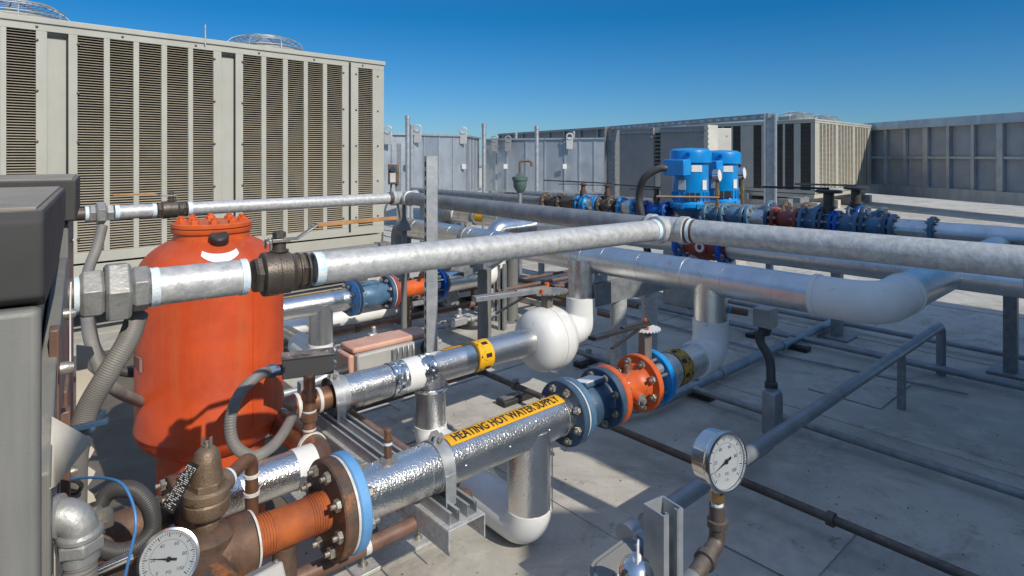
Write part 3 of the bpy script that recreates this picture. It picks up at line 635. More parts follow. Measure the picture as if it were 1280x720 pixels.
# control box on its brass stub
qb = P(385, 455, 2.36); ex = Vector((0.93, 0.36, 0)).normalized(); ey = Vector((-0.36, 0.93, 0)).normalized()
cb = thing('control_box', 'small graphite control box with a sloping top and grey conduit loop, beside the orange tank', 'control box', qb-UP*0.04)
b = MB(); b.box(qb, (0.188, 0.075, 0.075), ex, ey); obj('box_body', b, M['actbox'], cb, bev=0.004)
b = MB(); b.box(qb+UP*0.0395, (0.196, 0.083, 0.008), ex, ey); obj('box_lid', b, M['actbox'], cb, bev=0.002)
b = MB()
for i in (-0.07, 0.07): b.lathe([(0.004, 0), (0.003, 0.002)], qb+UP*0.0435+ex*i, UP, 10)
obj('screw', b, M['bolt'], cb)
b = MB(); o = qb-ex*0.094-UP*0.01; b.cyl(o, o-ex*0.022, 0.02, seg=20); b.lathe([(0.026, 0.022), (0.026, 0.046)], o, -ex, 6); b.cyl(o-ex*0.046, o-ex*0.058, 0.022, seg=20); obj('cable_gland', b, M['bluedk'], cb)
b = MB(); s0 = W(0.975, 2.27, Z2+0.04); tp = Vector((s0.x, s0.y, qb.z-0.03)); b.lathe([(0.03, 0), (0.026, 0.03), (0.0235, 0.04), (0.0235, 0.07), (0.029, 0.072), (0.029, 0.10), (0.024, 0.102), (0.024, 0.15), (0.029, 0.155), (0.029, 0.185), (0.022, 0.19), (0.022, (tp-s0).z)], s0, UP, 24); obj('brass_stub', b, M['copper'], cb)
b = MB()
for zz in (0.035, 0.105, 0.175): b.lathe([(0.0255, zz), (0.0265, zz+0.004), (0.0255, zz+0.008)], s0, UP, 24, cap=False)
obj('sealant_ring', b, M['whitetape'], cb)
pts = [o-ex*0.05, P(322, 470, 2.2), P(300, 492, 2.12), P(288, 525, 2.08), P(293, 556, 2.07), P(316, 570, 2.10), P(338, 560, 2.16), P(353, 543, 2.26), P(366, 520, 2.38)]
b = MB(); b.tube(catmull(pts, 0.0022), 0.0195, 18, corr=0.045); tag(obj('flexible_conduit', b, M['hose'], loc=pts[3], sharp=80), 'grey ribbed conduit looping from the control box in front of the orange tank', 'conduit')

# actuator behind the middle pipe
va = 3.24; ua, ub = PU(437, va), PU(538, va); um = (ua+ub)/2; za = 0.43
ac = thing('valve_actuator', 'boxy light grey actuator with a faded red lid and black knob, behind the middle pipe', 'actuator', W(um, va, za-0.09))
b = MB(); b.box(W(um, va, za-0.02), (ub-ua, 0.2, 0.13), D1, D2); obj('housing', b, M['actgrey'], ac, bev=0.012)
b = MB(); b.box(W(um-0.03, va+0.01, za+0.062), (ub-ua-0.03, 0.17, 0.035), D1, D2); b.box(W(ua-0.018, va+0.02, za-0.02), (0.035, 0.17, 0.12), D1, D2); obj('lid', b, M['pink'], ac, bev=0.012)
b = MB(); b.lathe([(0.05, 0), (0.05, 0.02), (0.035, 0.045), (0.01, 0.052)], W(ub-0.09, va-0.1, za+0.0), -D2, 28); obj('knob', b, M['black'], ac)
b = MB()
for i in range(4): b.tube(catmull([W(um-0.04+i*0.035, va-0.105, za-0.08), W(um-0.035+i*0.035, va-0.13, za), W(um-0.03+i*0.035, va-0.115, za+0.04)], 0.02), 0.007, 8)
b.box(W(um+0.01, va-0.112, za-0.02), (0.15, 0.02, 0.1), D1, D2); obj('bracket', b, M['galvdk'], ac)
b = MB(); o = W(ua-0.03, va-0.03, za-0.05); b.cyl(o, o-D1*0.09, 0.03, seg=20); b.m = 1; b.ring(o-D1*0.09, o-D1*0.105, 0.02, 0.034, 20); b.m = 2; b.cyl(o-D1*0.105, o-D1*0.2-UP*0.02, 0.026, seg=20); b.box(o-D1*0.24-UP*0.03, (0.08, 0.05, 0.06), D1, D2); obj('conduit_fitting', b, [M['black'], M['yellow'], M['galv']], ac)

# ================================================================ 5. rusty tee, relief valve, gauge (bottom left)
t = thing('rusty_tee_pipe', 'rust-brown cast tee and bright orange rusty nipple left of the bolted flange', 'pipe', W(0.55, VA, 0))
b = MB(); b.cyl(W(0.60, VA, ZA), W(uF, VA, ZA), 0.056, seg=44)
for i in range(6):
    b.ring(W(0.615+i*0.008, VA, ZA), W(0.619+i*0.008, VA, ZA), 0.055, 0.0585, 44); b.ring(W(uF-0.02-i*0.008, VA, ZA), W(uF-0.016-i*0.008, VA, ZA), 0.055, 0.0585, 44)
obj('threaded_nipple', b, M['rustor'], t)
b = MB(); b.lathe([(0.07, 0.60), (0.080, 0.598), (0.081, 0.555), (0.0745, 0.547), (0.073, 0.50), (0.071, 0.44), (0.072, 0.40), (0.080, 0.392), (0.080, 0.345), (0.07, 0.34)], W(0, VA, ZA), D1, 48)
b.lathe([(0.071, -0.02), (0.068, 0.04), (0.072, 0.065), (0.05, 0.085), (0.03, 0.088)], W(0.485, VA, ZA), UP, 40)
b.lathe([(0.06, 0.03), (0.058, 0.085), (0.066, 0.09), (0.066, 0.125), (0.05, 0.127)], W(0.47, VA, ZA), -D2-UP*0.25, 36); obj('tee_body', b, M['rust'], t, sharp=50)
b = MB(); b.ring(W(0.602, VA, ZA), W(0.608, VA, ZA), 0.05, 0.079, 44); obj('sealant_ring', b, M['whitetape'], t)
b = MB(); b.cyl(W(0.36, VA, ZA), W(0.10, VA, ZA-0.02), 0.068, seg=36); b.box(W(0.27, VA-0.01, ZA+0.07), (0.09, 0.10, 0.05), D1, D2); obj('rusty_block', b, M['rust'], t, bev=0.006)
b = MB(); b.cyl(W(0.70, VA, ZA-0.05), W(0.70, VA, 0), 0.035, seg=28); b.lathe([(0.09, 0), (0.09, 0.012)], W(0.70, VA, 0), UP, 28); obj('stand_leg', b, M['rust'], t)

rv = thing('relief_valve', 'bronze bell-shaped relief valve with a printed tag standing on the rusty tee', 'relief valve', W(0.485, VA, ZA+0.085))
b = MB(); o = W(0.485, VA, ZA+0.078)
b.lathe([(0.030, 0), (0.030, 0.02), (0.026, 0.03), (0.05, 0.045), (0.057, 0.055), (0.058, 0.085), (0.054, 0.09), (0.060, 0.095), (0.060, 0.115), (0.052, 0.122)], o, UP, 40); obj('valve_body', b, M['bronze'], rv)
b = MB(); b.lathe([(0.048, 0.122), (0.048, 0.136), (0.044, 0.139)], o, UP, 6); b.lathe([(0.042, 0.138), (0.036, 0.19), (0.030, 0.215), (0.020, 0.226), (0.012, 0.228)], o, UP, 32); obj('bonnet', b, M['bronze'], rv)
b = MB(); b.lathe([(0.026, 0.004), (0.026, 0.026)], o, UP, 6); obj('hex_neck', b, M['brass'], rv)
b = MB(); q = o+UP*0.232; b.cyl(q-UP*0.01, q+UP*0.012, 0.006, seg=12)
for a in (-1, 1): b.box(q+Vector((a*0.011, 0, 0.008)), (0.003, 0.012, 0.03))
b.box(q, (0.024, 0.012, 0.003)); obj('lift_lever', b, M['bolt'], rv)
b = MB(); tg0 = o+UP*0.205+Vector((-0.012, -0.042, 0)); tx = Vector((0.75, -0.3, -0.15)).normalized(); ty = Vector((-0.42, -0.30, -0.85)).normalized(); b.m = 0
b.quad(tg0-tx*0.018, tg0+tx*0.018, tg0+tx*0.022+ty*0.125, tg0-tx*0.022+ty*0.125); b.m = 1; nn = tx.cross(ty).normalized()*(-0.0012)
if nn.y > 0: nn = -nn
for i in range(24):
    q = tg0+ty*(0.010+i*0.0046)+nn; x = -0.017
    while x < 0.014:
        wd = random.uniform(0.001, 0.0045)
        if random.random() < 0.72: b.quad(q+tx*x, q+tx*(x+wd), q+tx*(x+wd)+ty*0.0022, q+tx*x+ty*0.0022)
        x += wd+0.0012
obj('printed_tag', b, [M['black'], M['plate']], rv)
b = MB(); od = (D1*0.72+D2*0.5).normalized(); q = o+UP*0.10; e1 = q+od*0.19+UP*0.015
b.cyl(q+od*0.03, q+od*0.075, 0.032, seg=28); obj('outlet_boss', b, M['bronze'], rv)
tape('thread_tape', rv, q+od*0.074, od, 0.026, 0.014)
op = thing('relief_drain_pipe', 'thin copper drain pipe bending down beside the relief valve', 'pipe', e1-UP*0.3)
b = MB(); b.tube(fillet([q+od*0.07, e1, e1-UP*0.42], 0.032, 10), 0.0195, 24); obj('copper_pipe', b, M['copper'], op, sharp=60)
b = MB(); ax = od
for c_, a_ in ((e1-UP*0.055, -UP), (e1-UP*0.11, -UP)): b.lathe([(0.0195, 0), (0.0235, 0.001), (0.0235, 0.010), (0.0195, 0.011)], c_, a_, 24, cap=False)
obj('solder_ring', b, M['whitetape'], op)

def gauge(label, c, n, r, needle, depth, up=UP, color='dial', mark=True):
    """round dial gauge; c = centre of the dial face, n = facing"""
    g = thing('pressure_gauge', label, 'gauge', c); n = Vector(n).normalized(); x, y, z = frame(n, up)
    b = MB(); b.lathe([(r*0.90, -depth), (r*0.97, -depth+0.004), (r*0.97, -0.008), (r*1.04, -0.006), (r*1.06, 0.0), (r*1.04, 0.006), (r*0.955, 0.007), (r*0.94, 0.001)], c, n, 64, cap=False)
    b.lathe([(0.0001, -depth), (r*0.9, -depth)], c, n, 64, cap=False); obj('case', b, M['chrome'], g, sharp=28)
    b = MB(); b.lathe([(0.0001, 0), (r*0.95, 0)], c-n*0.002, n, 64, cap=False); f = obj('dial', b, M[color], g)
    if mark:
        b = MB(); o = c-n*0.0014
        for i in range(51):
            a = R(225-270*i/50); d = x*math.cos(a)+y*math.sin(a); tt = Vector(d).cross(n)*r*(0.010 if i % 5 else 0.016); L0 = r*(0.80 if i % 5 else 0.73)
            b.quad(o+d*L0-tt, o+d*r*0.87-tt, o+d*r*0.87+tt, o+d*L0+tt)
        for i in range(36):
            a0 = R(225-270*i/36); a1 = R(225-270*(i+1)/36); d0 = x*math.cos(a0)+y*math.sin(a0); d1 = x*math.cos(a1)+y*math.sin(a1)
            b.quad(o+d0*r*0.64, o+d0*r*0.65, o+d1*r*0.65, o+d1*r*0.64)
        for i in range(6):
            a = R(225-270*i/5); flat_text(b, str(i*20), r*0.17, o+(x*math.cos(a)+y*math.sin(a))*r*0.53, x, y)
        flat_text(b, 'PSI', r*0.16, o-y*r*0.42, x, y); flat_text(b, 'kPa', r*0.11, o-y*r*0.62, x, y); obj('dial_markings', b, M['ink'], f)
    b = MB(); a = R(needle); d = x*math.cos(a)+y*math.sin(a); tt = d.cross(n); o = c+n*0.0008
    b.add([o+d*r*0.78, o-d*r*0.28+tt*r*0.05, o-d*r*0.28-tt*r*0.05], [(0, 1, 2)]); b.lathe([(r*0.09, 0), (r*0.07, r*0.05), (0.0001, r*0.06)], o, n, 20); obj('needle', b, M['ink'] if color == 'dial' else M['black'], f)
    b = MB(); b.lathe([(0.0001, 0), (r*0.95, 0)], c+n*0.005, n, 48, cap=False); obj('glass', b, M['glass'], g)
    return g, x, y
cg = P(211, 699, 1.36); gauge('white-faced round gauge at the bottom left, in front of the rusty tee', cg, (0.38, -0.86, 0.42), 0.0595, 168, 0.04)
b = MB(); o = cg+Vector((-0.02, 0.05, -0.03)); b.cyl(o, W(0.40, VA-0.05, ZA), 0.012, seg=16); obj('gauge_stem', b, M['brass'], [x for x in bpy.data.objects if x.name.startswith('pressure_gauge')][0])

jb = P(318, 716, 1.40); ex = (D1+Vector((0, 0, 0.10))).normalized()
t = thing('junction_cover', 'plain grey junction box lid at the bottom edge below the orange nipple', 'junction box', jb-UP*0.05)
b = MB(); b.box(jb-UP*0.03, (0.12, 0.075, 0.05), ex, -Vector((D2.x, D2.y, -0.5))); obj('box_body', b, M['actgrey'], t, bev=0.006)
b = MB()
for i in (-0.05, 0.05): b.lathe([(0.006, 0), (0.006, 0.003), (0.003, 0.005)], jb+ex*i-UP*0.003, Vector((0, -0.4, 0.9)), 12)
obj('screw', b, M['bolt'], t)

# ================================================================ 6. strut rack under A and A2
t = thing('pipe_rack', 'galvanised channel rack running back under the front and middle pipes', 'rack', W(UC, 2.2, 0))
zt = ZA-RA-0.006; v0, v1 = 1.655, 3.0
for k, du in enumerate((-0.028, 0.046)):
    b = MB(); o = W(UC+du, v0, zt-0.042)
    for sg in (-1, 1):
        b.box(o+D2*(v1-v0)/2+D1*sg*0.0195+UP*0.021, (0.0026, v1-v0, 0.042), D1, D2); b.box(o+D2*(v1-v0)/2+D1*sg*0.0155+UP*0.0405, (0.009, v1-v0, 0.0026), D1, D2); b.box(o+D2*(v1-v0)/2+D1*sg*0.0112+UP*0.036, (0.0024, v1-v0, 0.009), D1, D2)
    b.box(o+D2*(v1-v0)/2+UP*0.0013, (0.036, v1-v0, 0.0026), D1, D2); obj('strut_rail', b, M['galv'], t)
b = MB(); o = W(UC+0.01, v0-0.02, zt-0.045); L = v1-v0+0.05
b.box(o+D2*L/2, (0.155, L, 0.005), D1, D2); b.box(o+D2*L/2+D1*0.0755-UP*0.041, (0.005, L, 0.077), D1, D2); b.box(o+D2*L/2-D1*0.0755-UP*0.041, (0.005, L, 0.077), D1, D2); obj('channel_beam', b, M['galv2'], t, bev=0.001)
for v in (2.33, 2.88):
    b = MB(); b.cyl(W(UC-0.02, v, zt-0.05), W(UC-0.02, v, 0.012), 0.055, seg=32); b.lathe([(0.075, 0), (0.06, 0.03)], W(UC-0.02, v, 0.012), UP, 32, cap=False); p_ = obj('post', b, M['cab'], t)
    b = MB(); b.box(W(UC+0.02, v-0.04, 0.010), (0.36, 0.40, 0.014), D1, D2)
    obj('base_plate', b, M['galv2'], p_, bev=0.002)
    b = MB()
    for du, dv in ((0.13, -0.19), (-0.12, -0.19), (0.13, 0.12), (-0.12, 0.12)):
        q = W(UC+0.01+du, v+dv, 0.017); b.lathe([(0.019, 0), (0.019, 0.004), (0.011, 0.004), (0.011, 0.016), (0.006, 0.018), (0.006, 0.04)], q, UP, 6 if 0 else 16)
    obj('anchor_bolt', b, M['bolt'], p_)
# two lengths lying beside the rack
b = MB(); b.tube([W(UC+0.14, 2.0, 0.34), W(UC+0.14, 3.1, 0.34)], 0.024, 20); tag(obj('rack_pipe', b, M['brownpipe'], loc=W(UC+0.13, 2.2, 0.33)), 'brown pipe running along the right side of the channel rack', 'pipe')
b = MB(); b.tube([W(UC-0.15, 1.95, 0.30), W(UC-0.15, 3.0, 0.30)], 0.02, 20); tag(obj('rack_pipe', b, M['conduit'], loc=W(UC-0.15, 2.4, 0.30)), 'bare steel conduit running along the left side of the channel rack', 'conduit')
# brown pipe low in front
b = MB(); b.tube([W(0.20, 1.85, 0.29), W(1.20, 1.85, 0.29), W(1.36, 1.85, 0.29)], 0.026, 24); b.m = 1; b.ring(W(0.98, 1.85, 0.29), W(1.0, 1.85, 0.29), 0.026, 0.0275, 24)
t = thing('low_brown_pipe', 'brown pipe passing low under the front supply pipe beside the rack', 'pipe', W(0.9, 1.85, 0.29)); obj('pipe_run', b, [M['brownpipe'], M['whitetape']], t)
b = MB(); b.tube(fillet([W(1.34, 1.85, 0.29), W(1.43, 1.85, 0.29), W(1.43, 1.97, 0.25)], 0.045, 10), 0.030, 24); obj('copper_elbow', b, M['copper'], t, sharp=60)
# ================================================================ 7. galvanised gas line (near pipe N, header K/R, back pipe J)
ZN = 1.316
N0 = Q(84, 371, ZN); N1 = Q(835, 286, ZN); dN = (N1-N0).normalized()
def NP(px): return linept(N0, N1, px)
def seg(px): return (NP(px)-N0).dot(dN)
K1 = Q(505, 247, ZN); dK = (K1-N1).normalized()
R1 = Q(1100, 311, ZN); dR = (R1-N1).normalized()
J1 = Q(98, 268, ZN); dJ = (K1-J1).normalized()
t = thing('near_galvanised_pipe', 'galvanised pipe nearest the camera, crossing the whole view above the orange tank', 'pipe', NP(560)-UP*0.04)
b = MB(); b.cyl(NP(396), N1-dN*0.075, 0.0405, seg=56); b.cyl(NP(190), NP(306), 0.0405, seg=48); obj('galvanised_pipe', b, M['galv2'], t)
b = MB(); b.cyl(NP(70)-dN*0.15, NP(96), 0.036, seg=36); b.ring(NP(79), NP(84), 0.034, 0.039, 36); obj('black_nipple', b, M['blackiron'], t)
for px, w in ((92, 0.012), (187, 0.017), (299, 0.016), (391, 0.022)): tape('thread_tape', t, NP(px), dN, 0.0405 if px > 100 else 0.037, w)
tape('thread_tape', t, N1-dN*0.10, dN, 0.0405, 0.022)
un = MB()
def hexband(b, p, ax, r, w, up=UP, ch=0.006, rot=0.0):
    pr = [(r*0.88, 0), (r, ch), (r, w-ch), (r*0.88, w)]; x, y, z = frame(ax, up); up2 = (y*math.cos(rot)+x*math.sin(rot))
    b.lathe(pr, p, ax, 6, up=up2)
s98 = NP(99); b = MB(); hexband(b, s98, dN, 0.052, (NP(130)-s98).length, rot=0.25); obj('union_end', b, M['malle'], t, sharp=25, bev=0.0015)
s1_ = NP(130); b = MB(); hexband(b, s1_, dN, 0.066, (NP(163)-s1_).length, rot=0.12); obj('union_nut', b, M['malle'], t, sharp=25, bev=0.002)
s2_ = NP(163); b = MB(); hexband(b, s2_, dN, 0.049, (NP(187)-s2_).length, rot=0.45); obj('union_end', b, M['malle'], t, sharp=25, bev=0.0015)

def ball_valve(label, p, ax, r, L, leverdir, levlen, levermat='amber', rise=0.03):
    v = thing('ball_valve', label, 'valve', p); ax = Vector(ax).normalized(); c = p
    b = MB(); hexband(b, c-ax*L*0.62, ax, r*0.86, L*0.22, rot=0.2); b2 = MB()
    b2.lathe([(r*0.80, -L*0.45), (r*0.98, -L*0.40), (r, -L*0.36), (r, -L*0.08), (r*0.97, -L*0.06), (r*0.97, L*0.22), (r*0.84, L*0.30), (r*0.80, L*0.34), (r*0.80, L*0.42), (r*0.86, L*0.44), (r*0.86, L*0.47)], c, ax, 56)
    obj('valve_body', b2, M['castbrown'], v, sharp=30)
    hexband(b, c+ax*L*0.44, ax, r*0.84, L*0.20, rot=0.3)
    b.lathe([(r*0.82, L*0.64), (r*0.8, L*0.70)], c, ax, 40); obj('valve_end', b, M['castbrown'], v, sharp=25, bev=0.001)
    tp = c+UP*(r+0.028); b = MB(); b.cyl(c+UP*r*0.8, tp, r*0.30, seg=24); b.lathe([(r*0.42, 0), (r*0.42, 0.004)], c+UP*(r*1.0), UP, 24); b.lathe([(r*0.30, 0), (r*0.30, 0.012), (r*0.22, 0.014)], tp+UP*0.006, UP, 6); obj('stem', b, M['castbrown'], v, sharp=25)
    ld = Vector(leverdir).normalized(); sd = UP.cross(ld); b = MB()
    def strip(pts, w, th):
        for a_, b_ in zip(pts, pts[1:]): b.bar(a_, b_, w, th, UP)
    p1 = tp+ld*levlen*0.14; p2 = tp+ld*levlen*0.30+UP*rise; p3 = tp+ld*levlen+UP*(rise+0.004)
    b.m = 0; strip([tp-ld*r*0.55, p1], r*0.55, 0.004); strip([p1, p2], r*0.38, 0.004)
    for sg in (-1, 1): b.bar(tp-ld*r*0.5+sd*sg*r*0.42, tp-ld*r*0.5+sd*sg*r*0.42-UP*0.022, 0.008, 0.004, ld); b.box(tp+sd*sg*r*0.30, (r*0.8, 0.012, 0.008), ld, sd)
    b.m = 1; strip([p2-UP*0.001, p3], r*0.36, 0.0085); obj('lever', b, [M['bolt'], M[levermat]], v, bev=0.001)
    return v
pv_ = NP(349); ball_valve('big dark brown ball valve with long amber lever on the near galvanised pipe', pv_, dN, 0.0525, 0.098, dN, 0.31)
# tee where three runs meet
t2 = thing('header_gas_pipe', 'galvanised pipe from the pipe tee in the middle running off to the right', 'pipe', N1+dR*0.9)
b = MB(); dTd = (N1-N1)
b.lathe([(0.045, -0.085), (0.0535, -0.083), (0.0535, -0.058), (0.048, -0.055), (0.048, 0.055), (0.0535, 0.058), (0.0535, 0.083), (0.045, 0.085)], N1, dR, 48)
b.lathe([(0.047, 0.0), (0.047, 0.050), (0.0535, 0.053), (0.0535, 0.078), (0.045, 0.080)], N1, -dN, 48); obj('pipe_tee', b, M['galv2'], t2, sharp=50)
b = MB(); b.cyl(N1+dR*0.08, N1+dR*3.4, 0.0445, seg=56); obj('galvanised_pipe', b, M['galv2'], t2)
b = MB(); b.tube(fillet([N1+dR*3.38, N1+dR*3.55, N1+dR*3.55-UP*1.3], 0.09, 10), 0.0445, 32); obj('galvanised_drop', b, M['galv2'], t2, sharp=60)
b = MB(); b.ring(N1+dR*0.084, N1+dR*0.094, 0.04, 0.0465, 40); b.ring(N1+dR*0.108, N1+dR*0.118, 0.04, 0.0455, 40); obj('rust_ring', b, M['rust'], t2)
tape('thread_tape', t2, N1+dR*0.094, dR, 0.0445, 0.014)
t3 = thing('middle_gas_pipe', 'galvanised pipe running back from the pipe tee, behind the upright strut post', 'pipe', (N1+K1)/2)
b = MB(); b.cyl(N1-dR*0.08, K1+(N1-K1).normalized()*0.06, 0.0425, seg=48); obj('galvanised_pipe', b, M['galvdk'], t3)
# back run J
t4 = thing('back_gas_pipe', 'thin galvanised pipe in front of the big beige chiller, left of the far elbow', 'pipe', (J1+K1)/2)
def JP(px): return linept(J1, K1, px)
b = MB(); b.cyl(JP(238), K1-dJ*0.05, 0.036, seg=40); b.cyl(JP(146), JP(193), 0.036, seg=40); obj('galvanised_pipe', b, M['galv2'], t4)
b = MB(); b.cyl(JP(60), JP(107), 0.031, seg=30); b.cyl(JP(485), JP(498), 0.0385, seg=30); obj('dark_sleeve', b, M['blackiron'], t4)
for px, w in ((106, 0.015), (143, 0.02), (190, 0.018), (234, 0.022)): tape('thread_tape', t4, JP(px), dJ, 0.036, w)
tape('thread_tape', t4, JP(499), dJ, 0.036, 0.03)
b = MB(); hexband(b, JP(111), dJ, 0.043, (JP(120)-JP(111)).length, rot=0.2); hexband(b, JP(120), dJ, 0.056, (JP(132)-JP(120)).length, rot=0.4); hexband(b, JP(132), dJ, 0.043, (JP(142)-JP(132)).length, rot=0.1); obj('union', b, M['malle'], t4, sharp=25, bev=0.001)
b = MB(); b.lathe([(0.04, -0.1), (0.05, -0.098), (0.05, -0.07), (0.045, -0.065), (0.045, 0.065), (0.05, 0.07), (0.05, 0.098), (0.04, 0.1)], K1, dJ, 36); b.lathe([(0.045, 0), (0.045, 0.06), (0.051, 0.065), (0.051, 0.095), (0.04, 0.098)], K1, -dK*1.0 if 0 else (N1-K1).normalized(), 36); obj('pipe_tee', b, M['galv2'], t4, sharp=50)
b = MB(); q = K1-dJ*0.0-UP*0.04; b.lathe([(0.012, 0), (0.014, 0.10), (0.03, 0.13), (0.06, 0.17), (0.06, 0.18)], q, -UP, 24); b.cyl(q-UP*0.17, Vector((q.x, q.y, 0)), 0.02, seg=14); obj('drop_leg', b, M['cab'], t4)
ball_valve('small dark brown ball valve on the back pipe above the orange tank', JP(214), dJ, 0.046, 0.11, -dJ, 0.26, rise=0.012)

# upright strut post
def strut_post(label, base, top_z, w, x, y, open_=-1, m='galv', group=None):
    """C-shaped strut channel standing upright; x = width direction, y = open side"""
    th = 0.003*w/0.041; h = top_z-base.z; c = base+UP*h/2; x = Vector(x).normalized(); y = Vector(y).normalized(); b = MB()
    b.box(c-y*(w/2-th/2), (w, th, h), x, y)
    for sg in (-1, 1):
        b.box(c+x*sg*(w/2-th/2), (th, w-2*th, h), x, y); b.box(c+x*sg*(w/2-w*0.13)+y*(w/2-th/2), (w*0.26, th, h), x, y); b.box(c+x*sg*(w/2-w*0.255)+y*(w/2-w*0.10), (th, w*0.15, h), x, y)
    o = obj('strut_post', b, M[m], loc=base); tag(o, label, 'post', group); return o
pb = P(538.5, 400, 3.62); pb.z = 0
sp_ = strut_post('tall upright galvanised strut post in the middle of the view', pb, 1.6, 0.066, (0.93, 0.36, 0), (-0.36, 0.93, 0), m='galv')
b = MB()
for i in range(24): b.box(Vector((pb.x, pb.y, 1.55-i*0.055))-Vector((0.93, 0.36, 0)).normalized()*0.0332, (0.0012, 0.030, 0.03), Vector((0.93, 0.36, 0)).normalized(), Vector((-0.36, 0.93, 0)).normalized())
obj('slots', b, M['gasket'], sp_)

# ================================================================ 8. orange tank
tc = Vector((-1.262, 2.56, 0))
def tank_pt(az, z, off=0.0):                           # az measured from the viewer's side, positive to the right
    dr = Vector((math.sin(az), -math.cos(az), 0)); rr = RT if z <= 1.10 else RT*math.sqrt(max(0, 1-((z-1.10)/0.185)**2))
    return tc+dr*(rr+off)+UP*z
tk = thing('expansion_tank', 'tall orange-red steel tank with a bolted round cover on its domed top', 'tank', tc)
RT = 0.281; pr = []
for i in range(15): a = PI/2*i/14; pr.append((0.15+(RT-0.15)*math.sin(a) if i else 0.15, 0))
pr = [(0.001, 0.375)]
for i in range(1, 13): a = PI/2*i/12; pr.append((RT*math.sin(a), 0.50-0.125*math.cos(a)))
pr += [(RT+0.004, 0.505), (RT+0.0045, 0.512), (RT, 0.52), (RT, 1.10)]
for i in range(1, 17): a = PI/2*i/16; pr.append((max(0.001, RT*math.cos(a)), 1.10+0.185*math.sin(a)))
b = MB(); b.lathe(pr, tc, UP, 96); obj('tank_shell', b, M['orange'], tk, sharp=50)
for (az_, z0_, z1_) in ((1.0, 0.52, 1.09),):
    b = MB(); b.tube([tank_pt(az_, z0_+(z1_-z0_)*i/12, 0.0) for i in range(13)], 0.003, 6); obj('weld_seam', b, M['orange'], tk)
b = MB(); b.ring(tc+UP*1.097, tc+UP*1.103, RT-0.001, RT+0.0025, 96); obj('weld_seam', b, M['orange'], tk)
b = MB(); b.lathe([(0.205, 0), (0.205, 0.43)], tc, UP, 64); obj('skirt', b, M['orange'], tk)
b = MB(); b.lathe([(0.145, 1.23), (0.145, 1.283), (0.152, 1.285), (0.154, 1.288), (0.154, 1.303), (0.146, 1.304), (0.146, 1.307), (0.154, 1.308), (0.154, 1.322), (0.151, 1.325), (0.001, 1.325)], tc, UP, 64); cv = obj('top_cover', b, M['orange2'], tk)
b = MB()
for i in range(10):
    a = 2*PI*i/10+0.2; q = tc+Vector((math.cos(a)*0.122, math.sin(a)*0.122, 1.325)); b.lathe([(0.020, 0), (0.020, 0.012), (0.018, 0.014)], q, UP, 6, up=Vector((math.cos(a*3), math.sin(a*3), 0))); b.cyl(q+UP*0.014, q+UP*0.024, 0.011, seg=14)
obj('bolt', b, M['orange2'], cv, sharp=25)
def tank_pt_(az, z, off=0.0):                           # az measured from the viewer's side, positive to the right
    dr = Vector((math.sin(az), -math.cos(az), 0)); 
    rr = RT if z <= 1.10 else RT*math.sqrt(max(0, 1-((z-1.10)/0.185)**2))
    return tc+dr*(rr+off)+UP*z
q = tank_pt(0.62, 1.252, -0.012); nrm = Vector((0.25, -0.45, 1)).normalized(); b = MB(); b.lathe([(0.034, 0), (0.036, 0.004), (0.036, 0.034), (0.031, 0.040), (0.001, 0.041)], q, nrm, 40); obj('filler_cap', b, M['black'], tk, bev=0)
b = MB()
azs = [0.28+0.62*i/14 for i in range(15)]
for i in range(14):
    def zz(j, e):
        k = (j-7)/7; return 1.200+0.026*k*k+e*(0.030*(1-0.45*k*k))
    a0, a1 = azs[i], azs[i+1]; b.quad(tank_pt(a0, zz(i, 0)-0.012, 0.003), tank_pt(a1, zz(i+1, 0)-0.012, 0.003), tank_pt(a1, zz(i+1, 1)-0.012, 0.003), tank_pt(a0, zz(i, 1)-0.012, 0.003))
obj('white_sticker', b, M['whitepaint'], tk)
b = MB(); b.m = 0
def patch(a0, a1, z0, z1, off, n=8):
    for i in range(n):
        p, q = a0+(a1-a0)*i/n, a0+(a1-a0)*(i+1)/n; b.quad(tank_pt(p, z0, off), tank_pt(q, z0, off), tank_pt(q, z1, off), tank_pt(p, z1, off))
patch(-0.93, -0.62, 0.775, 0.825, 0.0012); b.m = 1; patch(-0.63, -0.55, 0.772, 0.822, 0.0022, 3); patch(-0.95, -0.56, 0.823, 0.829, 0.002, 6); obj('torn_sticker', b, [M['redpaint'], M['pink']], tk)
b = MB(); b.tube([tc+Vector((-0.1, -0.24, 0.20)), tc+Vector((-0.34, -0.32, 0.23))], 0.03, 16); obj('drain_stub', b, M['orange'], tk)

# ================================================================ 9. boiler cabinet at the left
sd_ = Vector((-0.565, 0.825, 0)).normalized(); fr_ = Vector((-0.825, -0.565, 0)).normalized()   # backwards, leftwards
C0 = Vector((-0.557, 0.719, 0))
bo = thing('boiler_cabinet', 'grey boiler cabinet with a charcoal hood, cut off by the left edge', 'boiler', C0+fr_*0.3+sd_*0.3)
def BP(a, s, z): return C0+fr_*a+sd_*s+UP*z
b = MB(); b.box(BP(0.325, 0.33, 0.72), (0.62, 0.60, 1.40), fr_, sd_); obj('cabinet_body', b, M['cab2'], bo, bev=0.006)
b = MB(); b.box(BP(0.31, 0.002, 0.715), (0.62, 0.035, 1.415), fr_, sd_); obj('front_panel', b, M['cab'], bo, bev=0.008, segs=3)
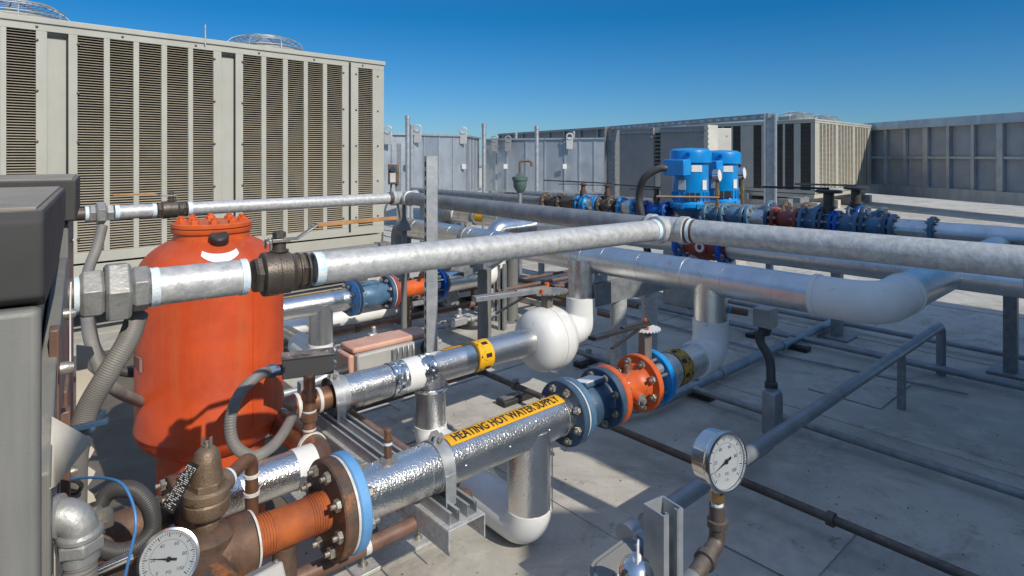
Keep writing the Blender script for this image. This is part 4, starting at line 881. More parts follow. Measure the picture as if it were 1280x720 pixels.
# hood: profile in (s, z)
prof = [(-0.022, 1.475), (-0.022, 1.525), (-0.010, 1.537), (0.585, 1.537), (0.60, 1.53), (0.60, 1.475), (0.30, 1.42), (0.02, 1.42), (-0.012, 1.435)]
b = MB(); b.prism([(s, z) for s, z in prof], BP(-0.004, 0, 0), sd_, UP, 0.64 if (sd_.cross(UP)).dot(fr_) > 0 else -0.64); obj('hood', b, M['hood'], bo, bev=0.005, segs=3)
b = MB(); b.box(BP(0.315, 0.288, 1.5385), (0.622, 0.585, 0.004), fr_, sd_); obj('hood_top', b, M['hoodtop'], bo, bev=0.001)
b = MB(); b.box(BP(0.30, 0.30, 1.424), (0.58, 0.56, 0.012), fr_, sd_); obj('shadow_gap', b, M['gasket'], bo)
b = MB(); sdn = -fr_
b.prism([(0.03, 1.21), (0.14, 1.30), (0.50, 1.40), (0.585, 1.40), (0.585, 0.62), (0.03, 0.62)], BP(0.012, 0, 0), sd_, UP, 0.02 if (sd_.cross(UP)).dot(fr_) < 0 else -0.02); obj('side_sheet', b, M['cab'], bo, bev=0.003)
b = MB(); b.box(BP(-0.004, 0.20, 0.70), (0.012, 0.035, 1.30), fr_, sd_); b.box(BP(-0.010, 0.30, 0.62), (0.02, 0.03, 1.15), fr_, sd_); b.box(BP(-0.006, 0.44, 0.62), (0.015, 0.10, 1.15), fr_, sd_); obj('side_trim', b, M['brownpipe'], bo, bev=0.002)
b = MB()
for s, z in ((0.26, 1.355), (0.16, 1.30), (0.40, 1.05), (0.24, 0.92), (0.26, 1.15)): b.lathe([(0.009, 0), (0.009, 0.008), (0.006, 0.016)], BP(-0.012, s, z), -fr_, 12)
obj('bolt', b, M['bolt'], bo)
b = MB(); q = BP(-0.02, 0.25, 1.37); b.prism([(0, 0), (0.035, 0.03), (0.03, -0.01), (0.012, -0.05), (0.010, -0.09), (0.0, -0.09)], q, sd_, UP, 0.002); obj('latch', b, M['plate'], bo)
def flap(pts, name='peeling_film'):
    b = MB(); b.add(pts, [tuple(range(len(pts)))]); o = obj(name, b, M['peel'], bo); s = o.modifiers.new('thickness', 'SOLIDIFY'); s.thickness = 0.0008
flap([BP(-0.006, 0.08, 1.262), BP(-0.05, 0.12, 1.205), BP(-0.012, 0.04, 1.188), BP(-0.006, 0.03, 1.19)])
flap([BP(-0.008, 0.10, 1.16), BP(-0.022, 0.14, 1.08), BP(-0.012, 0.12, 0.99), BP(-0.008, 0.09, 1.0)])
flap([BP(-0.006, 0.04, 1.02), BP(-0.06, 0.16, 0.99), BP(-0.02, 0.06, 0.93), BP(-0.006, 0.02, 0.88)])
# rear housing
C1 = Vector((-0.717*1.37, 1.37, 0)); rh = thing('rear_housing', 'dark-topped grey housing behind the boiler hood at the left edge', 'housing', C1+fr_*0.3+sd_*0.3)
b = MB(); b.box(C1+fr_*0.36+sd_*0.22+UP*1.50, (0.72, 0.44, 0.092), fr_, sd_); obj('cap', b, M['hood'], rh, bev=0.004)
b = MB(); b.box(C1+fr_*0.36+sd_*0.22+UP*1.5475, (0.705, 0.425, 0.004), fr_, sd_); obj('cap_top', b, M['hoodtop'], rh, bev=0.001)
b = MB(); b.box(C1+fr_*0.37+sd_*0.23+UP*0.73, (0.71, 0.41, 1.44), fr_, sd_); obj('housing_body', b, M['cab'], rh, bev=0.004)
b = MB()
for z in (1.40, 1.28, 1.10, 0.95): b.lathe([(0.006, 0), (0.006, 0.006)], C1+fr_*0.013+sd_*0.10+UP*z, -fr_, 10)
obj('screw', b, M['bolt'], rh)
b = MB(); b.box(C1-fr_*0.004+sd_*0.30+UP*0.83, (0.02, 0.012, 0.5), fr_, sd_); obj('trim_strip', b, M['plate'], rh)
b = MB(); vs = []
for i in range(22):
    z = 1.16-i*0.017; j = 0.010*math.sin(i*1.9)+0.008*random.random(); vs.append((j+0.024, z))
poly = [(0.0, 1.17)]+vs+[(0.0, 0.80)]
b.prism(poly, C1+sd_*0.02-fr_*0.0, -fr_, UP, 0.003); obj('torn_insulation', b, M['peel'], rh)

# ================================================================ 10. hoses and wires at the left
def hose(name, label, pts, r, m='hose', corr=0.09, seg_=18, step=0.005, cat='conduit'):
    b = MB(); b.tube(catmull(pts, step*0.22), r, seg_, corr=corr*0.36); return tag(obj(name, b, M[m], loc=pts[0], sharp=80), label, cat)
hp = [P(172, 392, 1.34), P(160, 425, 1.30), P(134, 468, 1.27), P(108, 515, 1.26), P(96, 565, 1.26), P(94, 610, 1.27), P(93, 680, 1.30)]
hose('flexible_conduit', 'thick pale grey ribbed conduit hanging from the union, left of the orange tank', hp, 0.0215)
h2 = [P(128, 283, 2.45), P(121, 310, 2.4), P(109, 345, 2.3), P(109, 400, 2.1), P(116, 436, 2.0), P(130, 472, 2.0), P(152, 492, 2.1), P(190, 508, 2.5)]
hose('flexible_conduit', 'thinner grey conduit dropping behind the union and curving under the orange tank', h2, 0.019)
h3 = [P(112, 400, 2.6), P(122, 440, 2.5), P(150, 463, 2.5), P(190, 462, 2.6), P(240, 440, 2.95)]
hose('flexible_conduit', 'dark conduit sagging behind the orange tank, above the thinner grey one', h3, 0.02, 'hosedk')
b = MB(); q = P(105, 536, 1.22); b.bar(q-Vector((0.035, 0, 0.004)), q+Vector((0.035, 0.02, 0.008)), 0.014, 0.01); b.bar(q+Vector((-0.02, 0.02, -0.003)), q+Vector((-0.022, 0.09, -0.003)), 0.014, 0.01)
for i in (-0.02, 0.02): b.cyl(q+Vector((i, 0, 0)), q+Vector((i, -0.01, 0.0)), 0.005, seg=10)
tag(obj('conduit_strap', b, M['bluedk'], loc=q, bev=0.001), 'dark blue metal strap holding the thick grey conduit', 'bracket')
h4 = [P(112, 655, 1.50), P(135, 617, 1.52), P(165, 612, 1.52), P(186, 632, 1.52), P(190, 660, 1.52), P(172, 682, 1.5), P(146, 690, 1.48), P(120, 682, 1.47), P(100, 668, 1.46)]
hose('flexible_conduit', 'dark ribbed conduit curled in a loop at the bottom left', h4, 0.0195, 'hosedk', 0.12)
q = P(120, 652, 1.40); b = MB(); b.lathe([(0.030, -0.02), (0.034, -0.018), (0.034, 0.01), (0.024, 0.014), (0.024, 0.03), (0.018, 0.032)], q, Vector((0.9, 0.3, 0.25)), 8); tag(obj('conduit_connector', b, M['bolt'], loc=q), 'steel connector at the end of the dark conduit loop', 'connector')
# silver elbow connector
el = thing('elbow_connector', 'shiny cast elbow connector with a hex nut at the bottom left corner', 'connector', P(95, 680, 0.88))
e0, e1, e2 = P(54, 648, 0.79), P(100, 640, 0.80), P(101, 700, 0.80)
b = MB(); b.tube(fillet([e0, e1, e2], 0.026, 12), 0.0215, 36); b.lathe([(0.0215, 0), (0.0265, 0.003), (0.0265, 0.010), (0.0215, 0.013)], e0+(e1-e0)*0.22, e1-e0, 36); obj('elbow_body', b, M['malle'], el, sharp=50)
b = MB(); dd = (e2-e1).normalized(); b.lathe([(0.0225, -0.004), (0.026, 0.0), (0.026, 0.006)], e1+dd*0.026, dd, 36); hexband(b, e1+dd*0.032, dd, 0.028, 0.019, up=Vector((0.2, -1, 0)), ch=0.003); obj('hex_nut', b, M['malle'], el, sharp=25, bev=0.001)
b = MB(); b.tube(catmull([e1+dd*0.048, e1+dd*0.12, e1+dd*0.22+Vector((0.0, 0.02, 0)), e1+dd*0.36+Vector((0.0, 0.08, -0.04))], 0.0016), 0.019, 20, corr=0.05); obj('ribbed_conduit', b, M['hose'], el, sharp=80)
b = MB(); b.tube(catmull([P(70, 602, 1.2), P(112, 597, 1.15), P(148, 602, 1.1), P(164, 624, 1.08), P(170, 655, 1.06), P(163, 690, 1.05), P(154, 730, 1.05)], 0.01), 0.0025, 8); tag(obj('electrical_wire', b, M['wireb'], loc=P(150, 602, 1.1)), 'thin blue wire arching over the conduit loop', 'wire')
b = MB(); b.tube(catmull([P(72, 606, 1.22), P(90, 600, 1.2), P(102, 606, 1.22), P(95, 616, 1.24), P(74, 612, 1.24)], 0.01), 0.004, 8); tag(obj('electrical_wire', b, M['black'], loc=P(90, 602, 1.2)), 'black wires bunched above the elbow connector', 'wire')
b = MB(); q0, q1 = P(116, 716, 1.36), P(167, 694, 1.40); b.cyl(q0, q1, 0.0105, seg=20); tag(obj('steel_tube', b, M['chrome'], loc=q0), 'short shiny steel tube at the bottom left beside the gauge', 'tube')
b = MB(); b.box(P(140, 745, 1.42), (0.20, 0.16, 0.10), D1, D2); tag(obj('rusty_bracket', b, M['rust'], loc=P(140, 745, 1.42), bev=0.006), 'rusty bracket under the conduit loop', 'bracket')

# ================================================================ 11. rooftop chillers
def chiller(label, C, dx, length, depth, z0, z1, cols, name='rooftop_chiller', fans=(), fr=0.5, nsl=84, right_face=None, group='beige rooftop chillers', fan_group=None, parts_side=False):
    """C = near corner on the ground, dx = along the louvred face (away from C), cols = [(a, b, kind)] measured from C"""
    dx = Vector(dx).normalized(); c = thing(name, label, 'chiller', Vector((C.x, C.y, z0)), group); dy = fan_dir(dx, right_face)
    h = z1-z0
    b = MB(); b.box(C+dx*length/2+dy*(depth/2+0.03)+UP*(z0+h/2-0.02), (length-0.02, depth-0.1, h-0.06), dx, dy); obj('coil_core', b, M['dark'], c)
    b = MB(); b.box(C+dx*length/2+dy*depth/2+UP*(z1-0.02), (length+0.03, depth+0.03, 0.05), dx, dy); obj('roof_panel', b, M['chil'], c, bev=0.006)
    def face(O, ax, ay, cols, L):
        top, bot = 0.062*h/2.1, 0.09*h/2.1; b = MB(); lv = MB()
        b.box(O+ax*L/2+ay*0.02+UP*(z1-0.045-top/2), (L, 0.04, top), ax, ay); b.box(O+ax*L/2+ay*0.02+UP*(z0+bot/2), (L, 0.04, bot), ax, ay)
        zl0, zl1 = z0+bot, z1-0.045-top; xs = 0.0
        for (a0, a1, kind) in sorted(cols):
            if a0 > xs: b.box(O+ax*(xs+a0)/2+ay*0.02+UP*(zl0+zl1)/2, (a0-xs, 0.04, zl1-zl0), ax, ay)
            xs = a1
            if kind == 'L':
                n = nsl; lv = MB()
                for i in range(n):
                    z = zl0+(zl1-zl0)*(i+0.5)/n; p = (zl1-zl0)/n; m_ = O+ax*(a0+a1)/2+ay*0.028+UP*z; w = a1-a0
                    q0 = m_-ay*0.022-UP*p*0.42; q1 = m_+ay*0.012+UP*p*0.18
                    lv.add([q0-ax*w/2, q0+ax*w/2, q1+ax*w/2, q1-ax*w/2], [(0, 1, 2, 3)])
                obj('louvre_panel', lv, M['slat'], c, sharp=89)
            elif kind == 'P':
                b.box(O+ax*(a0+a1)/2+ay*0.035+UP*(zl0+zl1)/2, (a1-a0, 0.03, zl1-zl0), ax, ay)
        if xs < L: b.box(O+ax*(xs+L)/2+ay*0.02+UP*(zl0+zl1)/2, (L-xs, 0.04, zl1-zl0), ax, ay)
        obj('frame_panel', b, M['chil'], c, bev=0.003)
        return zl0, zl1
    zl0, zl1 = face(C.copy(), dx, dy, cols[0], length)
    if len(cols) > 1: face(C.copy(), dy, dx, cols[1], depth)
    b = MB()
    for (a0, a1, kind) in cols[0]:
        if kind == 'P':
            b.box(C+dx*(a0+0.008)+dy*0.010+UP*(zl0+zl1)/2, (0.012, 0.026, zl1-zl0), dx, dy); b.box(C+dx*(a0+a1)/2+dy*0.010+UP*(zl1-0.02), (a1-a0, 0.026, 0.035), dx, dy)
        if kind == 'S':
            b.box(C+dx*(a0+a1)/2+dy*0.010+UP*(zl0+zl1)/2, (a1-a0, 0.026, zl1-zl0+0.1), dx, dy)
    if b.v: obj('panel_gap', b, M['gasket'], c)
    if len(cols) == 1:
        b = MB()
        edges = sorted(set([a for a0, a1, k in cols[0] if k in 'PS' for a in (a0-0.07, a1+0.07)]+[0.09]))
        for a in edges:
            for i in range(5):
                q = C+dx*a-dy*0.001+UP*(zl0+0.12+(zl1-zl0-0.2)*i/4); b.lathe([(0.013, -0.001), (0.011, 0.006), (0.004, 0.009)], q, -dy, 10)
        a = 0.3
        while a < length: q = C+dx*a-dy*0.001+UP*(z1-0.075); b.lathe([(0.012, -0.001), (0.010, 0.006), (0.004, 0.008)], q, -dy, 10); a += 0.62
        obj('screw', b, M['castbrown'], c)
    b = MB(); b.box(C+dx*length/2+dy*depth/2+UP*(z0-0.08), (length-0.05, depth-0.05, 0.12), dx, dy); obj('base_rail', b, M['chil'], c, bev=0.004)
    for (a, d_) in fans:
        o = C+dx*a+dy*d_+UP*(z1+0.003); b = MB(); b.lathe([(fr*0.98, 0), (fr*0.93, 0.10), (fr*0.95, 0.16), (fr*0.93, 0.16), (fr*0.9, 0.05)], o, UP, 48, cap=False); f = obj('fan_shroud', b, M['chil'], c)
        b = MB()
        for j in range(9):
            r = fr*(0.14+0.84*j/8); z = 0.16+0.17*math.sqrt(max(0, 1-(r/fr/1.0)**2)) if j < 8 else 0.17
            b.tube([o+Vector((r*math.cos(2*PI*k/36), r*math.sin(2*PI*k/36), z)) for k in range(36)], 0.006, 5, closed=True)
        for j in range(4): b.tube([o+Vector((fr*0.98*math.cos(2*PI*k/36), fr*0.98*math.sin(2*PI*k/36), 0.02+0.04*j)) for k in range(36)], 0.0045, 5, closed=True)
        for k in range(8):
            a_ = 2*PI*k/8; pts = []
            for j in range(9): r = fr*(0.12+0.86*j/8); pts.append(o+Vector((r*math.cos(a_), r*math.sin(a_), 0.165+0.17*math.sqrt(max(0, 1-(r/fr)**2)))))
            pts.append(o+Vector((fr*0.98*math.cos(a_), fr*0.98*math.sin(a_), 0.0))); b.tube(pts, 0.007, 5)
        obj('fan_guard', b, M['galv'], f)
        b = MB(); b.lathe([(0.12, 0.05), (0.12, 0.20), (0.09, 0.23)], o, UP, 24)
        for k in range(4):
            a_ = k*PI/2+0.4; d0 = Vector((math.cos(a_), math.sin(a_), 0)); s0 = UP.cross(d0); b.add([o+d0*0.1-s0*0.08+UP*0.05, o+d0*fr*0.86-s0*0.13+UP*0.06, o+d0*fr*0.86+s0*0.13+UP*0.13, o+d0*0.1+s0*0.08+UP*0.14], [(0, 1, 2, 3)])
        obj('fan_blade', b, M['galvdk'], f)
    return c
def fan_dir(dx, rf): 
    d = UP.cross(dx) if rf is None else Vector(rf)
    return d.normalized()
C = Vector((-1.579, 7.5, 0)); dirc = Vector((-0.7071, -0.7071, 0)); back = Vector((-0.7071, 0.7071, 0))
def T(px): k = (px-640)/760; return (-1.579-7.5*k)/(0.7071*(1-k))
louv = [(466, 448), (428, 409), (404, 385), (380, 360), (354, 333), (327, 304), (267, 241.5), (235.5, 209), (202, 174), (167, 137.5), (130, 97), (45, 8), (0, -40), (-50, -95), (-105, -155), (-165, -222)]
cols = [(T(a), T(b), 'L') for a, b in louv]+[(T(438.5), T(436), 'S'), (T(294.5), T(277), 'P'), (T(85.5), T(59), 'P')]
ch1 = chiller('very large beige chiller with tall louvred face filling the upper left', C, dirc, 5.4, 2.24, 0.66, 2.76, [cols], fans=[(1.0, 1.12), (3.45, 1.12)], fr=0.47, right_face=back)
b = MB(); b.bar(C+dirc*2.08+UP*2.70-back*0.01, C+dirc*2.08+UP*2.90-back*0.01, 0.03, 0.01, dirc); obj('lifting_lug', b, M['galv'], ch1)
# base pipes and steel under it
cb_ = thing('chiller_support', 'steel beam and pale pipes along the foot of the large chiller', 'support', C+dirc*2+UP*0.1)
b = MB(); b.box(C+dirc*2.7+back*0.25+UP*0.42, (5.5, 0.16, 0.18), dirc, back); b.box(C+dirc*2.7+back*2.0+UP*0.42, (5.5, 0.16, 0.18), dirc, back); obj('steel_beam', b, M['galvdk'], cb_)
for a in (0.1, 1.9, 3.7, 5.3):
    b = MB(); b.box(C+dirc*a+back*1.1+UP*0.165, (0.2, 2.1, 0.33), dirc, back); obj('concrete_sleeper', b, M['seam'], cb_)
b = MB(); b.tube([C+dirc*0.0-back*0.12+UP*0.52, C+dirc*5.5-back*0.12+UP*0.52], 0.035, 14); b.tube([C+dirc*0.25-back*0.16+UP*0.40, C+dirc*5.5-back*0.16+UP*0.40], 0.04, 14); b.box(C+dirc*0.12-back*0.13+UP*0.49, (0.12, 0.14, 0.14), dirc, back); obj('power_conduit', b, M['cab'], cb_)
# disconnect switch right of the chiller
q = P(492, 218, 7.9); sw = thing('disconnect_switch', 'small grey-brown switch box with a round dial beside the large chiller', 'switch box', q)
b = MB(); b.box(q, (0.13, 0.1, 0.26)); obj('box_body', b, M['bronze'], sw, bev=0.006)
b = MB(); b.lathe([(0.035, 0), (0.035, 0.02)], q+Vector((0, -0.05, 0.07)), (0, -1, 0), 20); obj('dial', b, M['bluedk'], sw)
b = MB(); b.box(q+Vector((0, -0.052, -0.04)), (0.07, 0.005, 0.12)); obj('label_plate', b, M['plate'], sw)
b = MB(); b.tube(catmull([q+Vector((-0.03, 0, -0.13)), q+Vector((-0.05, 0, -0.3)), q+Vector((-0.12, 0, -0.5)), q+Vector((-0.15, 0, -0.9))], 0.05), 0.012, 8); b.tube(catmull([q+Vector((0.03, 0, -0.13)), q+Vector((0.05, 0, -0.3)), q+Vector((0.1, 0, -0.6)), q+Vector((0.12, 0, -1.2))], 0.05), 0.012, 8); obj('cable', b, M['cab2'], sw)
b = MB(); b.bar(q+Vector((0.06, 0.04, 0.4)), Vector((q.x+0.06, q.y+0.04, 0)), 0.05, 0.05, (0, -1, 0)); obj('stand_post', b, M['galv'], sw)

# second chiller
C2 = Vector((8.62, 17.3, 0)); dR1 = Vector((0.715, 0.70, 0)); dL1 = Vector((-0.60, 0.80, 0)); dR1.normalize(); dL1.normalize()
def lc(L, groups, n, pad, gap):
    out = []; w = (L-pad*2)/groups
    for g_ in range(groups):
        ww = (w-0.16)/n
        for i in range(n): out.append((pad+g_*w+0.08+ww*i+gap/2, pad+g_*w+0.08+ww*(i+1)-gap/2, 'L'))
    return out
cr = lc(5.3, 3, 5, 0.25, 0.07); cl = [(0.12, 0.42, 'L')]+[(0.62+0.34*i, 0.62+0.34*i+0.27, 'L') for i in range(4)]+[(2.35+0.34*i, 2.35+0.34*i+0.27, 'L') for i in range(5)]
chiller('smaller distant beige chiller on the right, seen at its corner', C2, dR1, 5.3, 4.4, 0.52, 2.66, [cr, cl], fans=[(1.4, 1.1), (3.6, 1.1)], fr=0.55, nsl=52, right_face=dL1)
# ================================================================ 12. upper headers behind B (C2, C3), risers and pipe A3
def header(label, u, v0, v1, z, r, band=None, m='alu2', elbow=True):
    t = thing('header_pipe', label, 'pipe', W(u, (v0+v1)/2, 0)); b = MB(); b.cyl(W(u, v0, z), W(u, v1, z), r, seg=48)
    s = v0+0.4
    while s < v1: lap(b, W(u, 0, z), D2, r, s); s += 0.92
    obj('pipe_jacket', b, M[m], t); return t
u2 = 4.21; v2a = PV(895, u2)
t = header('second silver header, left of its blue and red valve, parallel to the largest one', u2, v2a+0.24, 5.75, ZB, 0.083)
b = MB(); b.tube(fillet([W(u2, 5.7, ZB), W(u2, 5.93, ZB), W(u2, 5.93, ZB-0.25)], 0.1, 10), 0.088, 32); b.cyl(W(u2, 5.93, ZB-0.2), W(u2, 5.93, 0), 0.08, seg=28); obj('elbow_cover', b, M['galvdk'], t, sharp=60)
for px in (560, 585):
    b = MB(); o = W(u2, PV(px+12, u2), ZB); b.ring(o, o+D2*0.06, 0.083, 0.088, 32); b.box(o+UP*0.10+D2*0.03, (0.05, 0.03, 0.04), D1, D2); obj('clamp_band', b, M['pvc'] if px == 560 else M['galvdk'], t)
b = MB(); o = W(u2, 0, ZB); wrap_patch(b, o, -D2, 0.0855, -PV(618, u2), -PV(645, u2), -1.2, 0.2, 8); wrap_patch(b, o, -D2, 0.0855, -PV(600, u2), -PV(610, u2), -2, 2, 16); obj('label_strip', b, M['yellow'], t)
t = header('second silver header, right of its blue and red valve, parallel to the largest one', u2, 0.6, v2a-0.12, ZB, 0.08)
vv = thing('gate_valve', 'dull red cast valve body with bright blue flanges, glimpsed between the right-hand pipes', 'valve', W(u2, v2a+0.06, 0))
b = MB(); b.lathe([(0.07, -0.2), (0.085, -0.14), (0.11, -0.06), (0.11, 0.06), (0.085, 0.14), (0.07, 0.2)], W(u2, v2a+0.06, ZB), D2, 36); b.lathe([(0.05, 0), (0.055, 0.03)], W(u2, v2a+0.06, ZB)-D1*0.13, D1, 24); obj('valve_body', b, M['redpaint'], vv)
b = MB(); b.ring(W(u2, v2a+0.06, ZB)-D1*0.135, W(u2, v2a+0.06, ZB)-D1*0.12, 0.02, 0.038, 24); obj('port_ring', b, M['plate'], vv)
for s in (-0.155, 0.21):
    b = MB(); flange(b, W(u2, v2a+0.06+s, ZB), D2, 0.135, 0.035); f = obj('flange', b, M['blue2'], vv); b = MB(); bolts(b, W(u2, v2a+0.06+s, ZB), D2, 0.108, 8, 0.011, -0.002, 0.037); obj('bolt', b, M['bolt'], f)
u3_ = 5.15
t = header('third silver header furthest back, starting with a foil-wrapped elbow', u3_, 0.5, 6.7, ZB-0.02, 0.088, m='alusm')
b = MB(); b.tube(fillet([W(u3_, 6.65, ZB-0.02), W(u3_, 6.95, ZB-0.02), W(u3_, 6.95, ZB-0.3)], 0.12, 10), 0.10, 28); b.cyl(W(u3_, 6.95, ZB-0.2), W(u3_, 6.95, 0), 0.085, seg=24); obj('elbow_wrap', b, M['alusm'], t, sharp=60)

t = thing('far_supply_pipe', 'silver jacketed pipe furthest back on the left, emerging from behind the orange tank', 'pipe', W(2.6, V3, 0))
uA = PU(437, V3)
b = MB(); b.cyl(W(1.55, V3, ZA), W(uA, V3, ZA), 0.083, seg=48); lap(b, W(0, V3, ZA), D1, 0.083, 2.15); obj('pipe_jacket', b, M['alu'], t)
b = MB(); wrap_patch(b, W(0, V3, ZA), D1, 0.0858, PU(352, V3), PU(432, V3), -0.5, 0.05, 8); obj('label_strip', b, M['yellow'], t)
b = MB(); uu = PU(401, V3); b.cyl(W(uu, V3, ZA), W(uu, V3, 0.17), 0.088, seg=40); obj('riser_jacket', b, M['alu'], t)
b = MB(); b.tube(fillet([W(uu, V3, 0.2), W(uu, V3, 0.10), W(uu, V3+0.4, 0.10)], 0.075, 10), 0.092, 36); obj('elbow_cover', b, M['pvc'], t, sharp=60)
b = MB(); b.cyl(W(uu, V3+0.3, 0.1), W(uu, V3+1.4, 0.1), 0.085, seg=32); obj('floor_jacket', b, M['alusm'], t)
t = thing('check_valve', 'small blue check valve between bolted flanges, just below the near galvanised pipe', 'check valve', W(uA+0.15, V3, 0))
fl_pair(t, uA-0.01, 'bluemask', 'bluegrey', 0.135, 8, v=V3)
b = MB(); b.lathe([(0.075, uA+0.06), (0.095, uA+0.10), (0.10, uA+0.2), (0.085, uA+0.27), (0.08, uA+0.33)], W(0, V3, ZA), D1, 36); b.box(W(uA+0.17, V3, ZA+0.1), (0.14, 0.09, 0.02), D1, D2); obj('valve_body', b, M['bluegrey'], t, bev=0.002)
t = thing('flanged_joint', 'orange-red flanged spool on the far pipe, left of the upright strut post', 'pipe fitting', W(uA+0.5, V3, 0))
fl_pair(t, uA+0.31, 'bluedk', 'redpaint', 0.135, 8, v=V3)
b = MB(); b.cyl(W(uA+0.38, V3, ZA), W(uA+0.72, V3, ZA), 0.066, seg=36); obj('spool_body', b, M['orange2'], t)
b = MB(); flange(b, W(uA+0.70, V3, ZA), D1, 0.137, 0.036); f = obj('flange', b, M['orange2'], t); b = MB(); bolts(b, W(uA+0.70, V3, ZA), D1, 0.108, 8, 0.012, -0.002, 0.12); obj('bolt', b, M['bolt'], f)
butterfly('dark butterfly valve between the orange-red and blue flanges of the far pipe', W(uA+0.775, V3, ZA), D1, 0.09, 0.72, 0.34, -D1*0.6-D2, mbody='bluedk')
t = thing('far_riser_pipe', 'silver pipe with arrow band and white elbow, right of the upright strut post', 'pipe', W(3.6, V3, 0))
ue = 3.66
b = MB(); flange(b, W(uA+0.815, V3, ZA), D1, 0.137, 0.036); obj('flange', b, M['blue2'], t)
b = MB(); b.cyl(W(uA+0.84, V3, ZA), W(ue-0.12, V3, ZA), 0.086, seg=40); obj('pipe_jacket', b, M['alu'], t)
b = MB(); o = W(0, V3, ZA); b.m = 0; wrap_patch(b, o, D1, 0.089, PU(548, V3), PU(556, V3), -PI, PI, 30); b.m = 1
for k in range(8): wrap_arrow(b, o, D1, 0.0902, (PU(548, V3)+PU(556, V3))/2, 2*PI*k/8, 0.075, 0.056, 1)
obj('arrow_band', b, [M['yellowold'], M['ink']], t)
b = MB(); b.tube(fillet([W(ue-0.2, V3, ZA), W(ue, V3, ZA), W(ue, V3, ZA+0.24)], 0.12, 14), 0.10, 40); obj('elbow_cover', b, M['pvc'], t, sharp=60)
b = MB(); b.tube(fillet([W(ue, V3, ZA+0.2), W(ue, V3, ZB), W(u2, V3, ZB)], 0.09, 10), 0.088, 36); obj('riser_jacket', b, M['alusm'], t)

# ================================================================ 13. support stands
def stand(label, posts, top, beam, bm_w=0.09, bm_h=0.13, r=0.056, m='galv2'):
    s = thing('support_stand', label, 'support', Vector((posts[0].x, posts[0].y, 0)))
    for p in posts:
        b = MB(); b.cyl(Vector((p.x, p.y, 0.01)), Vector((p.x, p.y, top)), r, seg=32); po = obj('post', b, M[m], s)
        b = MB(); b.lathe([(r*1.9, 0), (r*1.9, 0.012)], Vector((p.x, p.y, 0)), UP, 32)
        for a in range(4): b.lathe([(0.014, 0.012), (0.014, 0.024), (0.008, 0.024), (0.008, 0.04)], Vector((p.x+r*1.45*math.cos(a*PI/2+0.7), p.y+r*1.45*math.sin(a*PI/2+0.7), 0)), UP, 6)
        obj('base_plate', b, M['galvdk'], po)
    a_, b_ = beam; d = (b_-a_).normalized(); sd = UP.cross(d); b = MB(); L = (b_-a_).length; c_ = (a_+b_)/2
    b.box(c_+UP*(top+bm_h-0.003), (L, bm_w, 0.006), d, sd); b.box(c_+UP*(top+0.003), (L, bm_w, 0.006), d, sd); b.box(c_+sd*(-bm_w/2+0.003)+UP*(top+bm_h/2), (L, 0.006, bm_h-0.012), d, sd); obj('channel_beam', b, M['galvdk'], s)
    b = MB(); b.box(c_+UP*(top+bm_h+0.022), (L*1.02, 0.042, 0.040), d, sd); b.box(c_+UP*(top+bm_h+0.0435)-d*L*0.0, (L*1.02, 0.018, 0.002), d, sd); obj('strut_rail', b, M['galv'], s, bev=0.003)
    return s
pa = P(773, 300, 4.19); pc = P(812, 300, 4.43); bd = D1; st = P(737, 300, 4.00); en = P(850, 300, 4.68)
for q in (pa, pc, st, en): q.z = 0
stand('two-post stand with channel beam under the largest header, right of its middle', [pa, pc], 0.615, (st, en), 0.10, 0.145, 0.058)
pa = P(605.5, 300, 5.1); pc = P(640, 300, 5.9); st = P(572, 300, 4.75); en = P(668, 300, 6.6)
for q in (pa, pc, st, en): q.z = 0
stand('two-post stand behind the near galvanised pipe, left of the white ball-shaped cover', [pa, pc], 0.655, (st, en), 0.12, 0.045, 0.058, m='cab')
b = MB(); q = P(628, 380, 5.6); q.z = 0
s4 = strut_post('short dark strut post between the two round stand posts', q, 0.60, 0.06, (0.9, -0.4, 0), (-0.4, -0.9, 0), m='galvdk')
q = P(621, 380, 5.9); q.z = 0
strut_post('thin pale strut post just behind the left round stand post', q, 0.66, 0.05, (0.9, -0.4, 0), (-0.4, -0.9, 0), m='galv')

# ================================================================ 14. small pipes across the deck
def run(name, label, pts, r, m, fr_=0.06, cat='pipe', extra=None, seg_=20):
    pts = [Vector(p) for p in pts]; p_ = fillet(pts, fr_, 8) if len(pts) > 2 else pts
    b = MB(); b.tube(p_, r, seg_); t = thing(name, label, cat, (pts[0]+pts[-1])/2); obj('pipe_run', b, M[m], t, sharp=60); return t
def couplings(t, spots, r, m='conduit', w=0.05):
    b = MB()
    for q, ax in spots: ax = Vector(ax).normalized(); b.lathe([(r*0.9, -w/2), (r*1.25, -w/2+0.003), (r*1.25, w/2-0.003), (r*0.9, w/2)], q, ax, 20)
    obj('coupling', b, M[m], t)
def deckblock(q, ax, label='black rubber block under a deck pipe'):
    t = thing('pipe_block', label, 'pipe block', Vector((q.x, q.y, 0)), 'small blocks under the deck pipes'); ax = Vector(ax).normalized(); sd = UP.cross(ax)
    b = MB(); b.box(Vector((q.x, q.y, 0.02)), (0.09, 0.26, 0.035), ax, sd); obj('foot', b, M['black'], t, bev=0.006)
    b = MB(); zz = max(q.z-0.055, 0.0); b.box(Vector((q.x, q.y, 0.046)), (0.041, 0.24, 0.014), ax, sd); b.box(Vector((q.x, q.y, q.z+0.03)), (0.03, 0.03, 0.03), ax, sd); obj('strut_clip', b, M['galvdk'], t)
    return t
t = run('deck_pipe', 'brown pipe low across the deck behind the middle pipe, from the tank to the stand', [W(1.2, 4.83, 0.11), W(5.9, 4.83, 0.11)], 0.03, 'brownpipe'); couplings(t, [(W(2.5, 4.83, 0.11), D1), (W(4.0, 4.83, 0.11), D1)], 0.03, 'blackiron')
